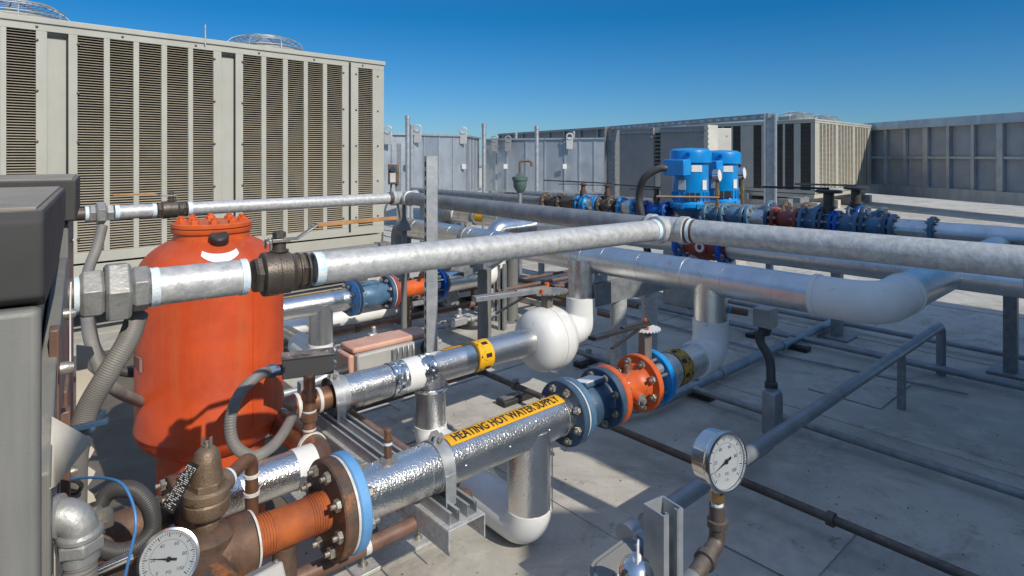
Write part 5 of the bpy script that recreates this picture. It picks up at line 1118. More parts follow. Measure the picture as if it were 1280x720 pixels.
t = run('deck_conduit', 'pale conduit with inspection bodies, right of the upright strut post', [W(1.9, 4.5, 0.075), W(3.9, 4.5, 0.075)], 0.024, 'galv')
b = MB()
for u in (2.45, 3.33): b.box(W(u, 4.5, 0.08), (0.20, 0.07, 0.075), D1, D2); b.box(W(u+0.02, 4.5, 0.125), (0.08, 0.055, 0.04), D1, D2); b.cyl(W(u+0.03, 4.5, 0.10), W(u+0.03, 4.5, 0.20), 0.02, seg=14)
obj('conduit_outlet', b, M['galv'], t, bev=0.012); couplings(t, [(W(2.30, 4.5, 0.075), D1), (W(2.61, 4.5, 0.075), D1), (W(3.18, 4.5, 0.075), D1), (W(3.49, 4.5, 0.075), D1)], 0.027, 'galv', 0.03)
t = run('deck_conduit', 'pale conduit rising from the deck to the rail behind the middle pipe', [W(1.5, 3.9, 0.07), W(2.1, 3.9, 0.07), W(2.4, 4.15, 0.07), W(2.9, 4.15, 0.07)], 0.022, 'galv')
t = run('deck_pipe', 'thin dark brown pipe under the middle pipe ending at a clamp', [W(1.1, 3.27, 0.12), W(2.656, 3.27, 0.12)], 0.019, 'blackiron'); couplings(t, [(W(1.35, 3.27, 0.12), D1), (W(2.63, 3.27, 0.12), D1)], 0.022, 'blackiron')
t = run('deck_pipe', 'rusty brown pipe crossing the shaded deck under the orange flanges', [W(2.656, 3.29, 0.10), W(2.656, 0.1, 0.10)], 0.019, 'blackiron'); couplings(t, [(W(2.656, 2.95, 0.10), D2), (W(2.656, 1.0, 0.10), D2)], 0.023, 'blackiron', 0.035)
deckblock(W(2.656, 2.95, 0.10), D2, 'black rubber block under the rusty brown deck pipe, near its clamp')
t = run('deck_conduit', 'wide bare steel conduit low behind the front supply pipe', [W(1.35, 2.36, 0.16), W(2.45, 2.36, 0.16)], 0.03, 'conduit'); couplings(t, [(W(2.0, 2.36, 0.16), D1)], 0.03, 'galv', 0.05)
t = run('deck_conduit', 'blue-grey conduit running from under the blue flange towards the right under the white elbow', [W(2.80, 2.36, 0.07), W(3.12, 2.22, 0.07), W(6.6, 2.22, 0.07)], 0.034, 'conduit', 0.3); couplings(t, [(W(3.95, 2.22, 0.07), D1), (W(4.9, 2.22, 0.07), D1)], 0.034, 'conduit')
deckblock(W(3.62, 2.22, 0.07), D1, 'black strut foot under the blue-grey conduit on the shaded deck')
t = run('deck_pipe', 'dark steel pipe crossing the deck behind the white elbow of the supply pipe', [W(5.24, 6.3, 0.06), W(5.24, 0.2, 0.06)], 0.026, 'conduit')
t = run('deck_cable', 'thin grey cable lying on the deck in front of the dark steel pipe', [W(4.86, 4.2, 0.02), W(4.86, 3.2, 0.02), W(4.80, 2.2, 0.02), W(4.95, 1.0, 0.02)], 0.009, 'conduit', 0.3, 'cable')
for v in (4.3, 2.6): deckblock(W(5.24, v, 0.06), D2, 'black block under the dark steel pipe, %s one' % ('left' if v > 3 else 'right'))
for k, (vv_, zz_, rr_) in enumerate(((5.6, 0.2, 0.022), (5.75, 0.2, 0.022))):
    run('rail_pipe', ('front' if k == 0 else 'rear')+' rusty pipe of the low pair behind the round stand posts', [W(4.3, vv_+0.4, 0.30-k*0.14), W(4.3, 3.2+k*0.2, 0.30-k*0.14)], rr_, 'brownpipe')
q = W(4.3, 5.1, 0); t = run('vent_stub', 'thin upright pipe stub with small valve behind the stand', [q, q+UP*0.62], 0.018, 'brownpipe'); couplings(t, [(q+UP*0.5, UP), (q+UP*0.3, UP)], 0.024, 'bronze')
# brown run along the foot of the far pipes
t = run('deck_pipe', 'brown pipe along the foot of the large chiller in the left background', [W(0.9, 5.6, 0.13), W(4.6, 5.6, 0.13)], 0.028, 'brownpipe')
t = run('deck_pipe', 'white-lagged pipe lying behind the far supply pipe', [W(1.9, 5.1, 0.14), W(3.2, 5.1, 0.14)], 0.07, 'pvc')
q = W(3.05, 5.05, 0.0)
t = thing('cable_tray', 'low flat pale tray covers lying on the deck behind the orange-red spool', 'cable tray', W(3.2, 5.35, 0))
for k in range(3):
    b = MB(); b.box(W(2.6+k*0.62, 5.35, 0.13), (0.58, 0.34, 0.07), D1, D2); obj('tray_cover', b, M['galv'], t, bev=0.006)
b = MB()
for k in range(4): b.box(W(2.35+k*0.6, 5.35, 0.045), (0.08, 0.4, 0.09), D1, D2)
obj('foot', b, M['black'], t)

t = run('rail_pipe', 'thin rusty pipe crossing low behind the white ball-shaped cover', [W(2.6, 5.0, 0.22), W(5.6, 5.0, 0.22)], 0.018, 'brownpipe')
t = run('rail_pipe', 'thin brown pipe stepping up behind the right round stand post', [W(3.6, 4.25, 0.36), W(5.0, 4.25, 0.36), W(5.0, 4.25, 0.1)], 0.02, 'brownpipe', 0.05); couplings(t, [(W(4.2, 4.25, 0.36), D1)], 0.02, 'bronze')
t = run('deck_conduit', 'blue-grey conduit crossing the deck beyond the two-post stand', [W(6.0, 5.6, 0.06), W(6.0, 0.8, 0.06)], 0.022, 'conduit')
t = run('deck_conduit', 'dark conduit running under the largest header towards the riser', [W(3.55, 3.9, 0.07), W(3.55, 0.3, 0.07)], 0.021, 'galvdk'); couplings(t, [(W(3.55, 2.6, 0.07), D2)], 0.021, 'galv')
deckblock(W(3.55, 3.1, 0.07), D2, 'black block under the dark conduit below the largest header')
deckblock(W(5.1, 2.22, 0.07), D1, 'black strut foot under the far right part of the blue-grey conduit')
for k, (u_, v_, l_) in enumerate(((3.9, 5.0, 'upright brown pipe stub with a small red-handled valve, left of the ball cover'), (2.95, 4.7, 'short upright pipe stub beside the conduit fittings right of the strut post'))):
    q = W(u_, v_, 0); t = run('vent_stub', l_, [q, q+UP*0.50], 0.018, 'brownpipe'); couplings(t, [(q+UP*0.40, UP), (q+UP*0.22, UP)], 0.022, 'bronze')
    b = MB(); b.box(q+UP*0.33, (0.05, 0.05, 0.06), D1, D2); b.cyl(q+UP*0.34, q+UP*0.34-D2*0.07, 0.012, seg=10); b.box(q+UP*0.34-D2*0.075, (0.09, 0.012, 0.02), D1, D2); obj('small_valve', b, M['redpaint'] if k == 0 else M['bronze'], t, bev=0.003)
for k in range(3):
    b = MB(); q = W(4.6+k*0.32, 4.75-0.1*k, 0.035); b.box(q, (0.22, 0.5, 0.06), D1, D2); tag(obj('timber_block', b, M['yellowold'] if k == 1 else M['cream'], loc=q, bev=0.004), ('left', 'middle ochre', 'right')[k]+' of three flat blocks lying on the deck behind the stand', 'block')
t = thing('drain_strainer', 'black domed drain strainer on the deck beside the round stand posts', 'drain', W(3.55, 4.55, 0))
b = MB(); b.lathe([(0.17, 0), (0.17, 0.012), (0.12, 0.02), (0.10, 0.05), (0.03, 0.07), (0.001, 0.072)], W(3.55, 4.55, 0.004), UP, 28); obj('strainer_dome', b, M['black'], t)
# levers and gears of valves seen low in the middle
butterfly('black-levered valve on the thin pipe between the stand and the ball cover', W(3.3, 4.55, 0.30), D2, 0.07, 0.50, 0.40, -D1, sc_=0.9)

# ================================================================ 15. bottom right: strut, conduit, gauge
q = P(829, 700, 0.97); q.z = 0
sp2 = strut_post('short galvanised strut end standing up at the bottom edge, left of the pressure gauge', q, 1.042, 0.0435, (0.84, 0.54, 0), (0.54, -0.84, 0), m='galv')
b = MB()
for i in range(5): b.box(q+UP*(1.005-i*0.05)-Vector((0.54, -0.84, 0)).normalized()*(0.0435/2-0.004), (0.014, 0.0012, 0.026), Vector((0.84, 0.54, 0)).normalized(), Vector((0.54, -0.84, 0)).normalized())
obj('slots', b, M['gasket'], sp2)
gz = P(907, 577, 1.26)
gg, gx, gy = gauge('silver-cased pressure gauge on a brass stem at the lower right', gz, (0.50, -0.86, 0.10), 0.0575, 200, 0.045, color='dial')
s_ = gz-Vector((0.5, -0.86, 0.10)).normalized()*0.022-UP*0.052
b = MB(); b.cyl(s_+UP*0.01, s_-UP*0.012, 0.0105, seg=18); b.m = 1; b.ring(s_-UP*0.010, s_-UP*0.016, 0.008, 0.0125, 18); b.m = 0; b.lathe([(0.015, 0.016), (0.0155, 0.018), (0.0155, 0.036), (0.015, 0.038)], s_, -UP, 6); b.m = 1; b.ring(s_-UP*0.040, s_-UP*0.047, 0.008, 0.0125, 18); obj('brass_stem', b, [M['brass'], M['tape']], gg)
gp = thing('gauge_pipe', 'dark pipe carrying the silver pressure gauge, bending towards the bottom edge', 'pipe', s_-UP*0.1)
d0 = (-D1*0.8-D2*0.1-UP*0.1).normalized(); j0 = s_-UP*0.125
b = MB(); b.tube(fillet([s_-UP*0.046, j0, j0+d0*0.45], 0.022, 8), 0.0165, 24); b.lathe([(0.0165, 0), (0.021, 0.002), (0.021, 0.016), (0.0165, 0.018)], s_-UP*0.075, -UP, 20); b.lathe([(0.0165, 0), (0.022, 0.002), (0.022, 0.016), (0.0165, 0.018)], j0+d0*0.05, d0, 20); obj('dark_pipe', b, M['blackiron'], gp, sharp=50)
b = MB(); q2 = j0+d0*0.12; x_, y_, z_ = frame(d0); b.ring(q2, q2+d0*0.04, 0.0165, 0.021, 30); b.box(q2+d0*0.02-x_*0.03, (0.03, 0.004, 0.04), x_, y_); b.box(q2+d0*0.02+x_*0.035, (0.05, 0.004, 0.045), x_, y_); obj('pipe_clip', b, M['galvdk'], gp, bev=0.001)
t = run('cross_conduit', 'thick blue-grey conduit rising diagonally behind the pressure gauge', [W(PU(806, 1.235), 1.235, 0.36), W(5.3, 1.235, 0.36), W(5.3, 1.235, 0.0)], 0.031, 'conduit'); couplings(t, [(W(1.62, 1.235, 0.36), D1), (W(2.15, 1.235, 0.36), D1)], 0.031, 'conduit', 0.06)
for u in (1.5, 4.4):
    b = MB(); b.box(W(u, 1.235, 0.165), (0.041, 0.041, 0.33), D1, D2); tag(obj('conduit_stand', b, M['galvdk'], loc=W(u, 1.235, 0), bev=0.002), 'short stand under the thick blue-grey conduit, %s end' % ('left' if u < 2 else 'right'), 'support')
lb = P(770, 702, 0.98); ax = Vector((0.86, 0.40, 0.32)).normalized()
t = thing('conduit_fitting', 'grey conduit fitting with an oval cover at the bottom edge, left of the strut end', 'conduit fitting', lb-UP*0.04)
x_ = ax; nrm = (Vector((-0.15, -0.62, 0.77))-ax*Vector((-0.15, -0.62, 0.77)).dot(ax)).normalized(); y_ = nrm.cross(x_)
def oval(L, w, n=12): 
    o = []
    for i in range(n+1): a = -PI/2+PI*i/n; o.append((L/2+w*math.cos(a), w*math.sin(a)))
    for i in range(n+1): a = PI/2+PI*i/n; o.append((-L/2+w*math.cos(a), w*math.sin(a)))
    return o
b = MB(); b.prism(oval(0.052, 0.019), lb-nrm*0.03, x_, y_, 0.028); obj('fitting_body', b, M['malle'], t, bev=0.003)
b = MB(); b.prism(oval(0.054, 0.0205), lb-nrm*0.001, x_, y_, 0.004); b.prism(oval(0.050, 0.014), lb+nrm*0.003, x_, y_, 0.0025); c_ = obj('oval_cover', b, M['cab'], t, bev=0.0012)
b = MB()
for i in (-1, 1): b.lathe([(0.0042, 0), (0.0038, 0.0022)], lb+nrm*0.003+x_*i*0.040, nrm, 12)
obj('screw', b, M['bolt'], c_)
b = MB(); b.cyl(lb+x_*0.045-nrm*0.015, lb+x_*0.09-nrm*0.015, 0.017, seg=20); b.cyl(lb-x_*0.045-nrm*0.015, lb-x_*0.11-nrm*0.02-UP*0.02, 0.017, seg=20); b.lathe([(0.022, 0), (0.022, 0.012)], lb+x_*0.055-nrm*0.015, x_, 20); obj('conduit_end', b, M['conduit'], t)
sn = P(795, 718, 0.90); t = thing('sensor_dome', 'shiny domed metal sensor with an upright tab at the bottom edge', 'sensor', sn-UP*0.03)
b = MB(); b.lathe([(0.026, -0.05), (0.029, -0.03), (0.029, -0.012), (0.026, 0.006), (0.019, 0.018), (0.009, 0.023), (0.004, 0.024)], sn, UP+Vector((0.1, 0, 0)), 36); obj('dome', b, M['chrome'], t, sharp=50)
b = MB(); b.box(sn+UP*0.026+Vector((0.002, -0.004, 0)), (0.003, 0.014, 0.05), (1, -0.3, 0), (0.3, 1, 0)); b.lathe([(0.008, 0.02), (0.008, 0.028), (0.006, 0.03)], sn, UP, 16); obj('tab', b, M['plate'], t, bev=0.001)
# junction box + liquid-tight hose on the riser of the supply pipe
o = W(UB, VA, 0.735)-D2*0.0+D1*0.085; o2 = P(935, 391, 3.40)
t = thing('flow_switch', 'small grey switch box wired to the right side of the white-elbowed riser', 'switch box', o2)
b = MB(); dd = (o2-o).normalized(); b.cyl(o, o2, 0.02, seg=18); b.lathe([(0.026, 0.03), (0.026, 0.05)], o, dd, 6); b.m = 1; b.lathe([(0.022, 0.055), (0.022, 0.07)], o, dd, 18); obj('nipple', b, [M['brownpipe'], M['bluemask']], t)
bx = P(956, 396, 3.38); b = MB(); b.box(bx, (0.10, 0.09, 0.10), D1, D2); obj('box_body', b, M['actgrey'], t, bev=0.004)
b = MB(); b.box(bx-D2*0.047, (0.104, 0.004, 0.104), D1, D2); obj('box_lid', b, M['actgrey'], t, bev=0.001)
hpts = [bx-UP*0.05, P(950, 425, 3.36), P(962, 450, 3.3), P(964, 487, 3.25)]
b = MB(); b.tube(catmull(hpts, 0.01), 0.024, 16); b.lathe([(0.034, 0), (0.034, 0.03), (0.028, 0.035), (0.028, 0.05)], bx-UP*0.05, -UP, 16); b.lathe([(0.033, 0), (0.033, 0.03)], P(964, 478, 3.25), -UP, 16); tag(obj('flexible_conduit', b, M['hosedk'], loc=hpts[0], sharp=60), 'dark liquid-tight conduit hanging from the small switch box on the right', 'conduit')
cbx = P(965, 515, 3.2); t = thing('conduit_outlet_box', 'long narrow grey outlet box under the dark hanging conduit on the right', 'switch box', cbx)
b = MB(); b.box(cbx, (0.09, 0.075, 0.23), D1, D2); obj('box_body', b, M['conduit'], t, bev=0.012)
b = MB(); b.box(cbx+D1*0.049, (0.012, 0.06, 0.19), D1, D2); b.box(cbx-D2*0.04, (0.07, 0.006, 0.19), D1, D2); obj('box_lid', b, M['galvdk'], t, bev=0.003)
b = MB(); q = cbx-UP*0.11; b.tube(fillet([q, Vector((q.x, q.y, 0.09)), Vector((q.x, q.y, 0.09))-D1*0.3+D2*0.0], 0.06, 8), 0.026, 16); b.lathe([(0.034, 0), (0.034, 0.03)], q, -UP, 16); obj('conduit_leg', b, M['conduit'], t, sharp=60)

# ================================================================ 16. pumps
def pump(label, base, rz=0.0, s=1.0):
    t = thing('pump_motor', label, 'pump', base, 'bright blue vertical pump motors'); z = lambda h: base+UP*h*s
    b = MB(); b.lathe([(0.19*s, 0), (0.205*s, 0.02*s), (0.205*s, 0.05*s), (0.19*s, 0.06*s), (0.175*s, 0.09*s), (0.183*s, 0.11*s), (0.183*s, 0.47*s), (0.195*s, 0.48*s)], base, UP, 56); obj('motor_body', b, M['blue'], t)
    b = MB(); b.lathe([(0.19*s, 0.475*s), (0.214*s, 0.48*s), (0.214*s, 0.575*s), (0.205*s, 0.605*s), (0.17*s, 0.625*s), (0.001, 0.635*s)], base, UP, 56); obj('fan_cowl', b, M['blue'], t)
    b = MB()
    for k in range(22):
        a = 2*PI*k/22+rz; d = Vector((math.cos(a), math.sin(a), 0)); b.box(base+d*0.186*s+UP*0.13*s, (0.014*s, 0.008*s, 0.09*s), d, UP.cross(d))
    for k in range(8):
        a = 2*PI*k/8+rz; d = Vector((math.cos(a), math.sin(a), 0)); b.box(base+d*0.20*s+UP*0.03*s, (0.03*s, 0.03*s, 0.05*s), d, UP.cross(d))
    obj('cooling_fins', b, M['blue'], t)
    d = Vector((-0.72, -0.70, 0)).normalized(); sd = UP.cross(d); b = MB(); b.cyl(base+d*0.15*s+UP*0.44*s, base+d*0.25*s+UP*0.44*s, 0.05*s, seg=20); b.box(base+d*0.26*s+UP*0.43*s, (0.15*s, 0.23*s, 0.165*s), d, sd); tb = obj('terminal_box', b, M['blue'], t, bev=0.01)
    b = MB(); b.box(base+d*0.327*s+UP*0.43*s, (0.004, 0.07*s, 0.075*s), d, sd); obj('label_plate', b, M['plate'], tb)
    for (az, h, w, hh, m) in ((-0.75, 0.25, 0.08, 0.10, 'plate'), (0.05, 0.42, 0.11, 0.07, 'plate'), (0.55, 0.25, 0.06, 0.10, 'plate'), (-0.15, 0.13, 0.14, 0.08, 'black')):
        dd = Vector((math.sin(az)*1, -math.cos(az), 0)); b = MB(); b.box(base+dd*0.188*s+UP*h*s, (w*s, 0.004, hh*s), UP.cross(dd), dd)
        lp = obj('label_plate', b, M[m], t)
    for a in (0.2, 2.4, 4.3):
        dd = Vector((math.cos(a), math.sin(a), 0)); b = MB(); b.ring(base+dd*0.218*s+UP*0.56*s-dd*0.006, base+dd*0.218*s+UP*0.56*s+dd*0.006, 0.012*s, 0.026*s, 16); obj('lifting_eye', b, M['blue2'], t)
    b = MB(); b.lathe([(0.17*s, 0), (0.15*s, 0.05*s), (0.12*s, 0.08*s), (0.12*s, 0.16*s), (0.17*s, 0.20*s), (0.20*s, 0.30*s), (0.17*s, 0.42*s), (0.10*s, 0.45*s)], base, -UP, 36); obj('pump_casing', b, M['bluegrey'], t)
    b = MB(); b.box(Vector((base.x, base.y, (base.z-0.45*s)/2)), (0.42, 0.42, base.z-0.45*s), D1, D2); obj('pump_plinth', b, M['seam'], t, bev=0.01)
    return t
pA = P(863, 260, 6.6); pB_ = P(902, 256, 7.25)
pump('front bright blue pump motor with a terminal box on its left side', pA, 0.1, 1.03)
pump('rear bright blue pump motor partly hidden behind the first', pB_, 0.5, 1.03)
b = MB(); hh = [pA+Vector((-0.8, -0.6, 0)).normalized()*0.30+UP*0.42+Vector((-0.03, 0.03, 0)), P(826, 210, 6.45), P(806, 222, 6.5), P(799, 245, 6.6), P(803, 275, 6.6), P(812, 330, 6.7)]
b.tube(catmull(hh, 0.03), 0.04, 14); tag(obj('flexible_conduit', b, M['hosedk'], loc=hh[2], sharp=60), 'black flexible conduit arching into the front blue motor', 'conduit')
for (px, py, d, l) in ((899, 219, 6.0, 'small round gauge standing in front of the rear blue motor'), (930, 216, 6.5, 'small round gauge standing right of the blue motors')):
    c = P(px, py, d); g_ = thing('pressure_gauge', l, 'gauge', c); n_ = Vector((0.75, -0.6, 0.05)).normalized()
    b = MB(); b.lathe([(0.001, -0.05), (0.06, -0.05), (0.06, 0.0), (0.065, 0.004), (0.062, 0.01)], c, n_, 28, cap=False); obj('case', b, M['chrome'], g_)
    b = MB(); b.lathe([(0.001, 0.003), (0.061, 0.003)], c, n_, 28, cap=False); obj('dial', b, M['dial'], g_)
    b = MB(); b.cyl(c-UP*0.06-n_*0.02, c-UP*0.34-n_*0.02, 0.016, seg=10); b.cyl(c-UP*0.14-n_*0.02, c-UP*0.2-n_*0.02, 0.024, seg=8); obj('stem', b, M['brass'], g_)
    if px == 899:
        b = MB(); b.cyl(c-UP*0.22, c-UP*0.21-Vector((0.62, 0.0, 0)), 0.012, seg=8); b.box(c-UP*0.30-Vector((0.12, 0, -0.03)), (0.06, 0.02, 0.02)); obj('tube', b, M['brownpipe'], g_)

# ================================================================ 17. valve row behind the right-hand pipes
UV, ZV = 5.71, 1.0
def vrow(kind, label, pxa, pxb, u=UV, z=ZV, r=0.07, rf=0.12, mb_='bluegrey', mf='blue', lever=None, gear=None):
    va_, vb_ = PV(pxa, u), PV(pxb, u); c = W(u, (va_+vb_)/2, z); t = thing(kind, label, 'valve' if 'valve' in kind else 'pipe fitting', c); L = va_-vb_; ft = min(0.035, L*0.25)
    b = MB(); o = W(u, vb_, z); n = 36
    if kind == 'strainer' or 'valve' in kind: prof = [(r*0.9, 0), (r, L*0.15), (r*1.25, L*0.4), (r*1.25, L*0.6), (r, L*0.85), (r*0.9, L)]
    else: prof = [(r, 0), (r, L)]
    b.lathe(prof, o, D2, n); obj('valve_body' if 'valve' in kind else 'spool_body', b, M[mb_], t)
    for s, mm in ((0, mf if isinstance(mf, str) else mf[1]), (L-ft, mf if isinstance(mf, str) else mf[0])):
        b = MB(); flange(b, o+D2*s, D2, rf, ft); f = obj('flange', b, M[mm], t); b = MB(); bolts(b, o+D2*s, D2, rf*0.8, 8, 0.011, 0, ft, 0.2); obj('bolt', b, M['bolt'], f)
    if lever:
        top = c+UP*0.26; b = MB(); b.cyl(c+UP*r*0.6, top, 0.028, seg=14); b.cyl(c+UP*0.12, c+UP*0.17, 0.04, seg=14); b.lathe([(0.05, 0), (0.05, 0.008)], top-UP*0.02, UP, 16); obj('valve_stem', b, M['rust'] if lever != 2 else M['castbrown'], t)
        b = MB(); ld = -Vector((0.98, -0.15, 0)) if lever == 1 else Vector((-0.9, 0.3, 0)); b.bar(top+UP*0.01-ld*0.05, top+UP*0.035+ld*0.5, 0.03, 0.014); b.bar(top-UP*0.01, top-UP*0.015+ld*0.3+Vector((0, 0.05, 0)), 0.015, 0.008); obj('lever', b, M['black'], t)
    if gear:
        top = c+UP*0.27; b = MB(); b.cyl(c+UP*r*0.6, top, 0.045, seg=16); b.lathe([(0.06, 0), (0.06, 0.02)], c+UP*0.13, UP, 16); obj('valve_stem', b, M['castbrown'], t)
        b = MB(); b.lathe([(0.10, 0), (0.11, 0.006), (0.11, 0.022), (0.10, 0.028)], top, UP, 24); b.bar(top+UP*0.04, top+UP*0.05-Vector((0.55, -0.1, 0)), 0.035, 0.018); obj('lever', b, M['black'], t)
    return t
vrow('flanged_spool', 'brown flanged fitting at the left end of the valve row', 682, 700, mb_='castbrown', mf=('rust', 'castbrown'))
vrow('flanged_spool', 'dark iron spool second from the left in the valve row', 701, 724, mb_='castbrown', mf='castbrown', r=0.075)
vrow('butterfly_valve', 'thin blue-rimmed valve with black lever, left part of the valve row', 725, 733, mb_='bluedk', mf='blue', lever=1, r=0.08)
vrow('flanged_spool', 'short silver spool between blue flanges in the valve row', 734, 750, mb_='alusm', mf='blue', r=0.08)
vrow('butterfly_valve', 'dark iron valve with rusty stem and lever, left of the black conduit arch', 751, 768, mb_='castbrown', mf='castbrown', lever=1)
vrow('flanged_spool', 'silver and blue spool under the black conduit arch', 777, 797, mb_='alusm', mf='blue', r=0.085)
vrow('check_valve', 'deep blue valve left of the front pump motor', 806, 836, mb_='blue2', mf='blue2', lever=2, z=ZV-0.02)
vrow('flanged_spool', 'blue-flanged silver spool right below the blue motors', 884, 904, mb_='bluegrey', mf='bluegrey', r=0.085)
vrow('check_valve', 'blue-grey check valve right of the pump motors', 905, 934, mb_='bluegrey', mf='bluegrey', r=0.075)
vrow('flanged_spool', 'silver spool with navy flange left of the tall grey post foot', 936, 965, mb_='alusm', mf=('bluegrey', 'bluedk'), r=0.08)
vrow('strainer', 'dull red flanged strainer in the valve row', 968, 1001, mb_='redpaint', mf='redpaint', r=0.07)
vrow('flanged_spool', 'blue spool right of the dull red strainer', 1003, 1026, mb_='bluegrey', mf='bluegrey', r=0.075, rf=0.13)
vrow('butterfly_valve', 'dark valve with black stem and flat wheel, right part of the valve row', 1028, 1044, mb_='bluedk', mf=('bluedk', 'blue2'), gear=1)
vrow('flanged_spool', 'light blue-grey spool with a bright blue flange, right part of the valve row', 1046, 1076, mb_='bluegrey', mf=('blue2', 'bluegrey'), r=0.085)
vrow('flanged_spool', 'pale blue spool at the right end of the valve row', 1078, 1112, mb_='bluegrey', mf='bluedk', r=0.08)
vrow('flanged_spool', 'silver spool beyond the right end of the front valve row', 1114, 1170, mb_='alusm', mf='bluegrey', r=0.085)
UV2 = 6.5
t = thing('row_pipe', 'long silver pipe leading the front valve row out of view on the right', 'pipe', W(UV, 0.2, 0)); b = MB(); b.cyl(W(UV, PV(1169, UV), ZV), W(UV, -2.4, ZV), 0.08, seg=36); obj('pipe_jacket', b, M['alu2'], t)
b = MB(); b.box(W(UV, -0.6, 0.46), (0.07, 0.07, 0.92), D1, D2); obj('stand_leg', b, M['galvdk'], t)
vrow('flanged_spool', 'blue fitting of the rear valve row behind the dull red strainer', 962, 985, u=UV2, mb_='bluedk', mf=('bluegrey', 'rust'))
vrow('flanged_spool', 'blue and rust fitting of the rear valve row, left of the wheel valve', 1006, 1030, u=UV2, mb_='bluegrey', mf=('rust', 'bluegrey'))
vrow('butterfly_valve', 'rear dark valve with black stem and flat wheel, rightmost', 1062, 1078, u=UV2, mb_='blue2', mf=('bluedk', 'blue2'), gear=1)
vrow('flanged_spool', 'blue-grey fitting of the rear valve row, right of the wheel valves', 1080, 1106, u=UV2, mb_='bluegrey', mf='bluedk')
for (u_, l_, a_, b_) in ((UV, 'silver pipe feeding the front valve row from the left, low behind the pipes', 9.0, PV(690, UV)), (UV2, 'silver pipe of the rear valve row running behind the pumps', 7.0, PV(985, UV2))):
    t = thing('row_pipe', l_, 'pipe', W(u_, (a_+b_)/2, 0)); b = MB(); b.cyl(W(u_, a_, ZV-0.0), W(u_, b_, ZV), 0.06, seg=28); obj('pipe_jacket', b, M['galvdk'], t)
    b = MB(); k = 0
    for v in (a_-0.3, b_+0.2): b.box(W(u_, v, (ZV-0.06)/2), (0.06, 0.06, ZV-0.06), D1, D2)
    obj('stand_leg', b, M['galvdk'], t)
for v in (4.9, 3.4, 2.1, 0.9):
    b = MB(); b.box(W(UV, v, (ZV-0.13)/2), (0.08, 0.08, ZV-0.13), D1, D2); b.box(W(UV, v, 0.01), (0.25, 0.25, 0.02), D1, D2); tag(obj('row_stand', b, M['galvdk'], loc=W(UV, v, 0), bev=0.002), 'steel stand under the valve row', 'support', 'steel stands hidden under the valve row')
# stay bars left of the pumps
# vent cap on a bent pipe
q = P(650, 245, 8.0); t = thing('vent_valve', 'green-grey bulb vent with a bent brown pipe above it, standing before the duct', 'vent', Vector((q.x, q.y, 0)))
b = MB(); b.lathe([(0.025, -0.14), (0.05, -0.12), (0.085, -0.06), (0.09, 0.02), (0.105, 0.03), (0.105, 0.07), (0.06, 0.085), (0.03, 0.12)], P(650, 228, 8.0), UP, 32); obj('vent_bulb', b, M['greenv'], t)
b = MB(); q0 = P(650, 216, 8.0); b.tube(fillet([q0, P(650, 201, 8), P(664.5, 201, 8), P(664.5, 208, 8)], 0.04, 6), 0.018, 12); obj('bent_pipe', b, M['bronze'], t)
b = MB(); b.cyl(P(650, 238, 8.0), Vector((q.x, q.y, 0)), 0.03, seg=16); obj('riser_pipe', b, M['conduit'], t)

# ================================================================ 18. far ductwork, screens and posts
def seamed(label, name, pts, z0, z1, m, seams=0.45, thick=0.9, legs=True, group=None, cat='duct'):
    """sheet-metal box following a plan line, with folded seams"""
    t = thing(name, label, cat, Vector((pts[0].x, pts[0].y, 0)), group)
    b = MB(); sm = MB(); cap = MB(); lg = MB()
    for a, c in zip(pts, pts[1:]):
        d = (c-a); L = d.length; d.normalize(); nb = Vector((-d.y, d.x, 0)); 
        if nb.y < 0: nb = -nb
        n = max(1, round(L/seams))
        for i in range(n):
            b.m = random.choice((0, 0, 1)); q = a+d*(L*(i+0.5)/n); b.box(q+nb*thick/2+UP*(z0+z1)/2, (L/n-0.006, thick, z1-z0), d, nb)
            sm.box(a+d*(L*i/n)-nb*0.012+UP*(z0+z1)/2, (0.035, 0.025, z1-z0-0.05), d, nb)
        cap.box(a+d*L/2+nb*(thick/2-0.02)+UP*(z1+0.02), (L+0.06, thick+0.06, 0.04), d, nb); cap.box(a+d*L/2-nb*0.02+UP*(z0+0.02), (L+0.03, 0.04, 0.05), d, nb)
        for i in range(max(2, int(L/1.6)+1)):
            if z0 > 0.1: lg.box(a+d*(0.1+(L-0.2)*i/max(1, int(L/1.6)))+nb*0.1+UP*z0/2, (0.06, 0.06, z0), d, nb)
    obj('sheet_panel', b, [M[m], M['sheet2'] if m == 'sheet' else M[m]], t); obj('standing_seam', sm, M['sheet'] if m == 'sheet' else M['galvdk'], t); obj('edge_trim', cap, M['galv'] if m == 'sheet' else M[m], t)
    if lg.v: obj('support_leg', lg, M['galvdk'], t)
    return t
def E(px, py, d, z=0): q = P(px, py, d); q.z = z; return q
d1_ = seamed('galvanised sheet-metal duct just right of the large chiller, with a folded corner', 'sheet_duct', [E(470, 0, 13.2), E(510, 0, 13.4), E(583, 0, 14.6), E(599, 0, 16.5)], 0.68, 2.06, 'sheet')
d2_ = seamed('galvanised sheet-metal duct behind the green vent, up to the grey post', 'sheet_duct', [E(606, 0, 16.3), E(634, 0, 15.9), E(706, 0, 15.5), E(762, 0, 15.2)], 0.66, 2.02, 'sheet')
for (px, py, d, par, dk) in ((485, 172, 13.2, d1_, 0), (522, 170, 13.55, d1_, 0), (579, 172, 14.5, d1_, 0), (618, 182, 16.0, d2_, 1), (635, 182, 15.8, d2_, 1), (712, 179, 15.4, d2_, 0)):
    b = MB(); q = P(px, py, d-0.06); b.box(q, (0.17, 0.03, 0.30)); b.ring(q+UP*0.17-Vector((0, 0.03, 0)), q+UP*0.17+Vector((0, 0.01, 0)), 0.06, 0.095, 16); obj('hanging_lug', b, M['galvdk'] if dk else M['galv2'], par, bev=0.008)
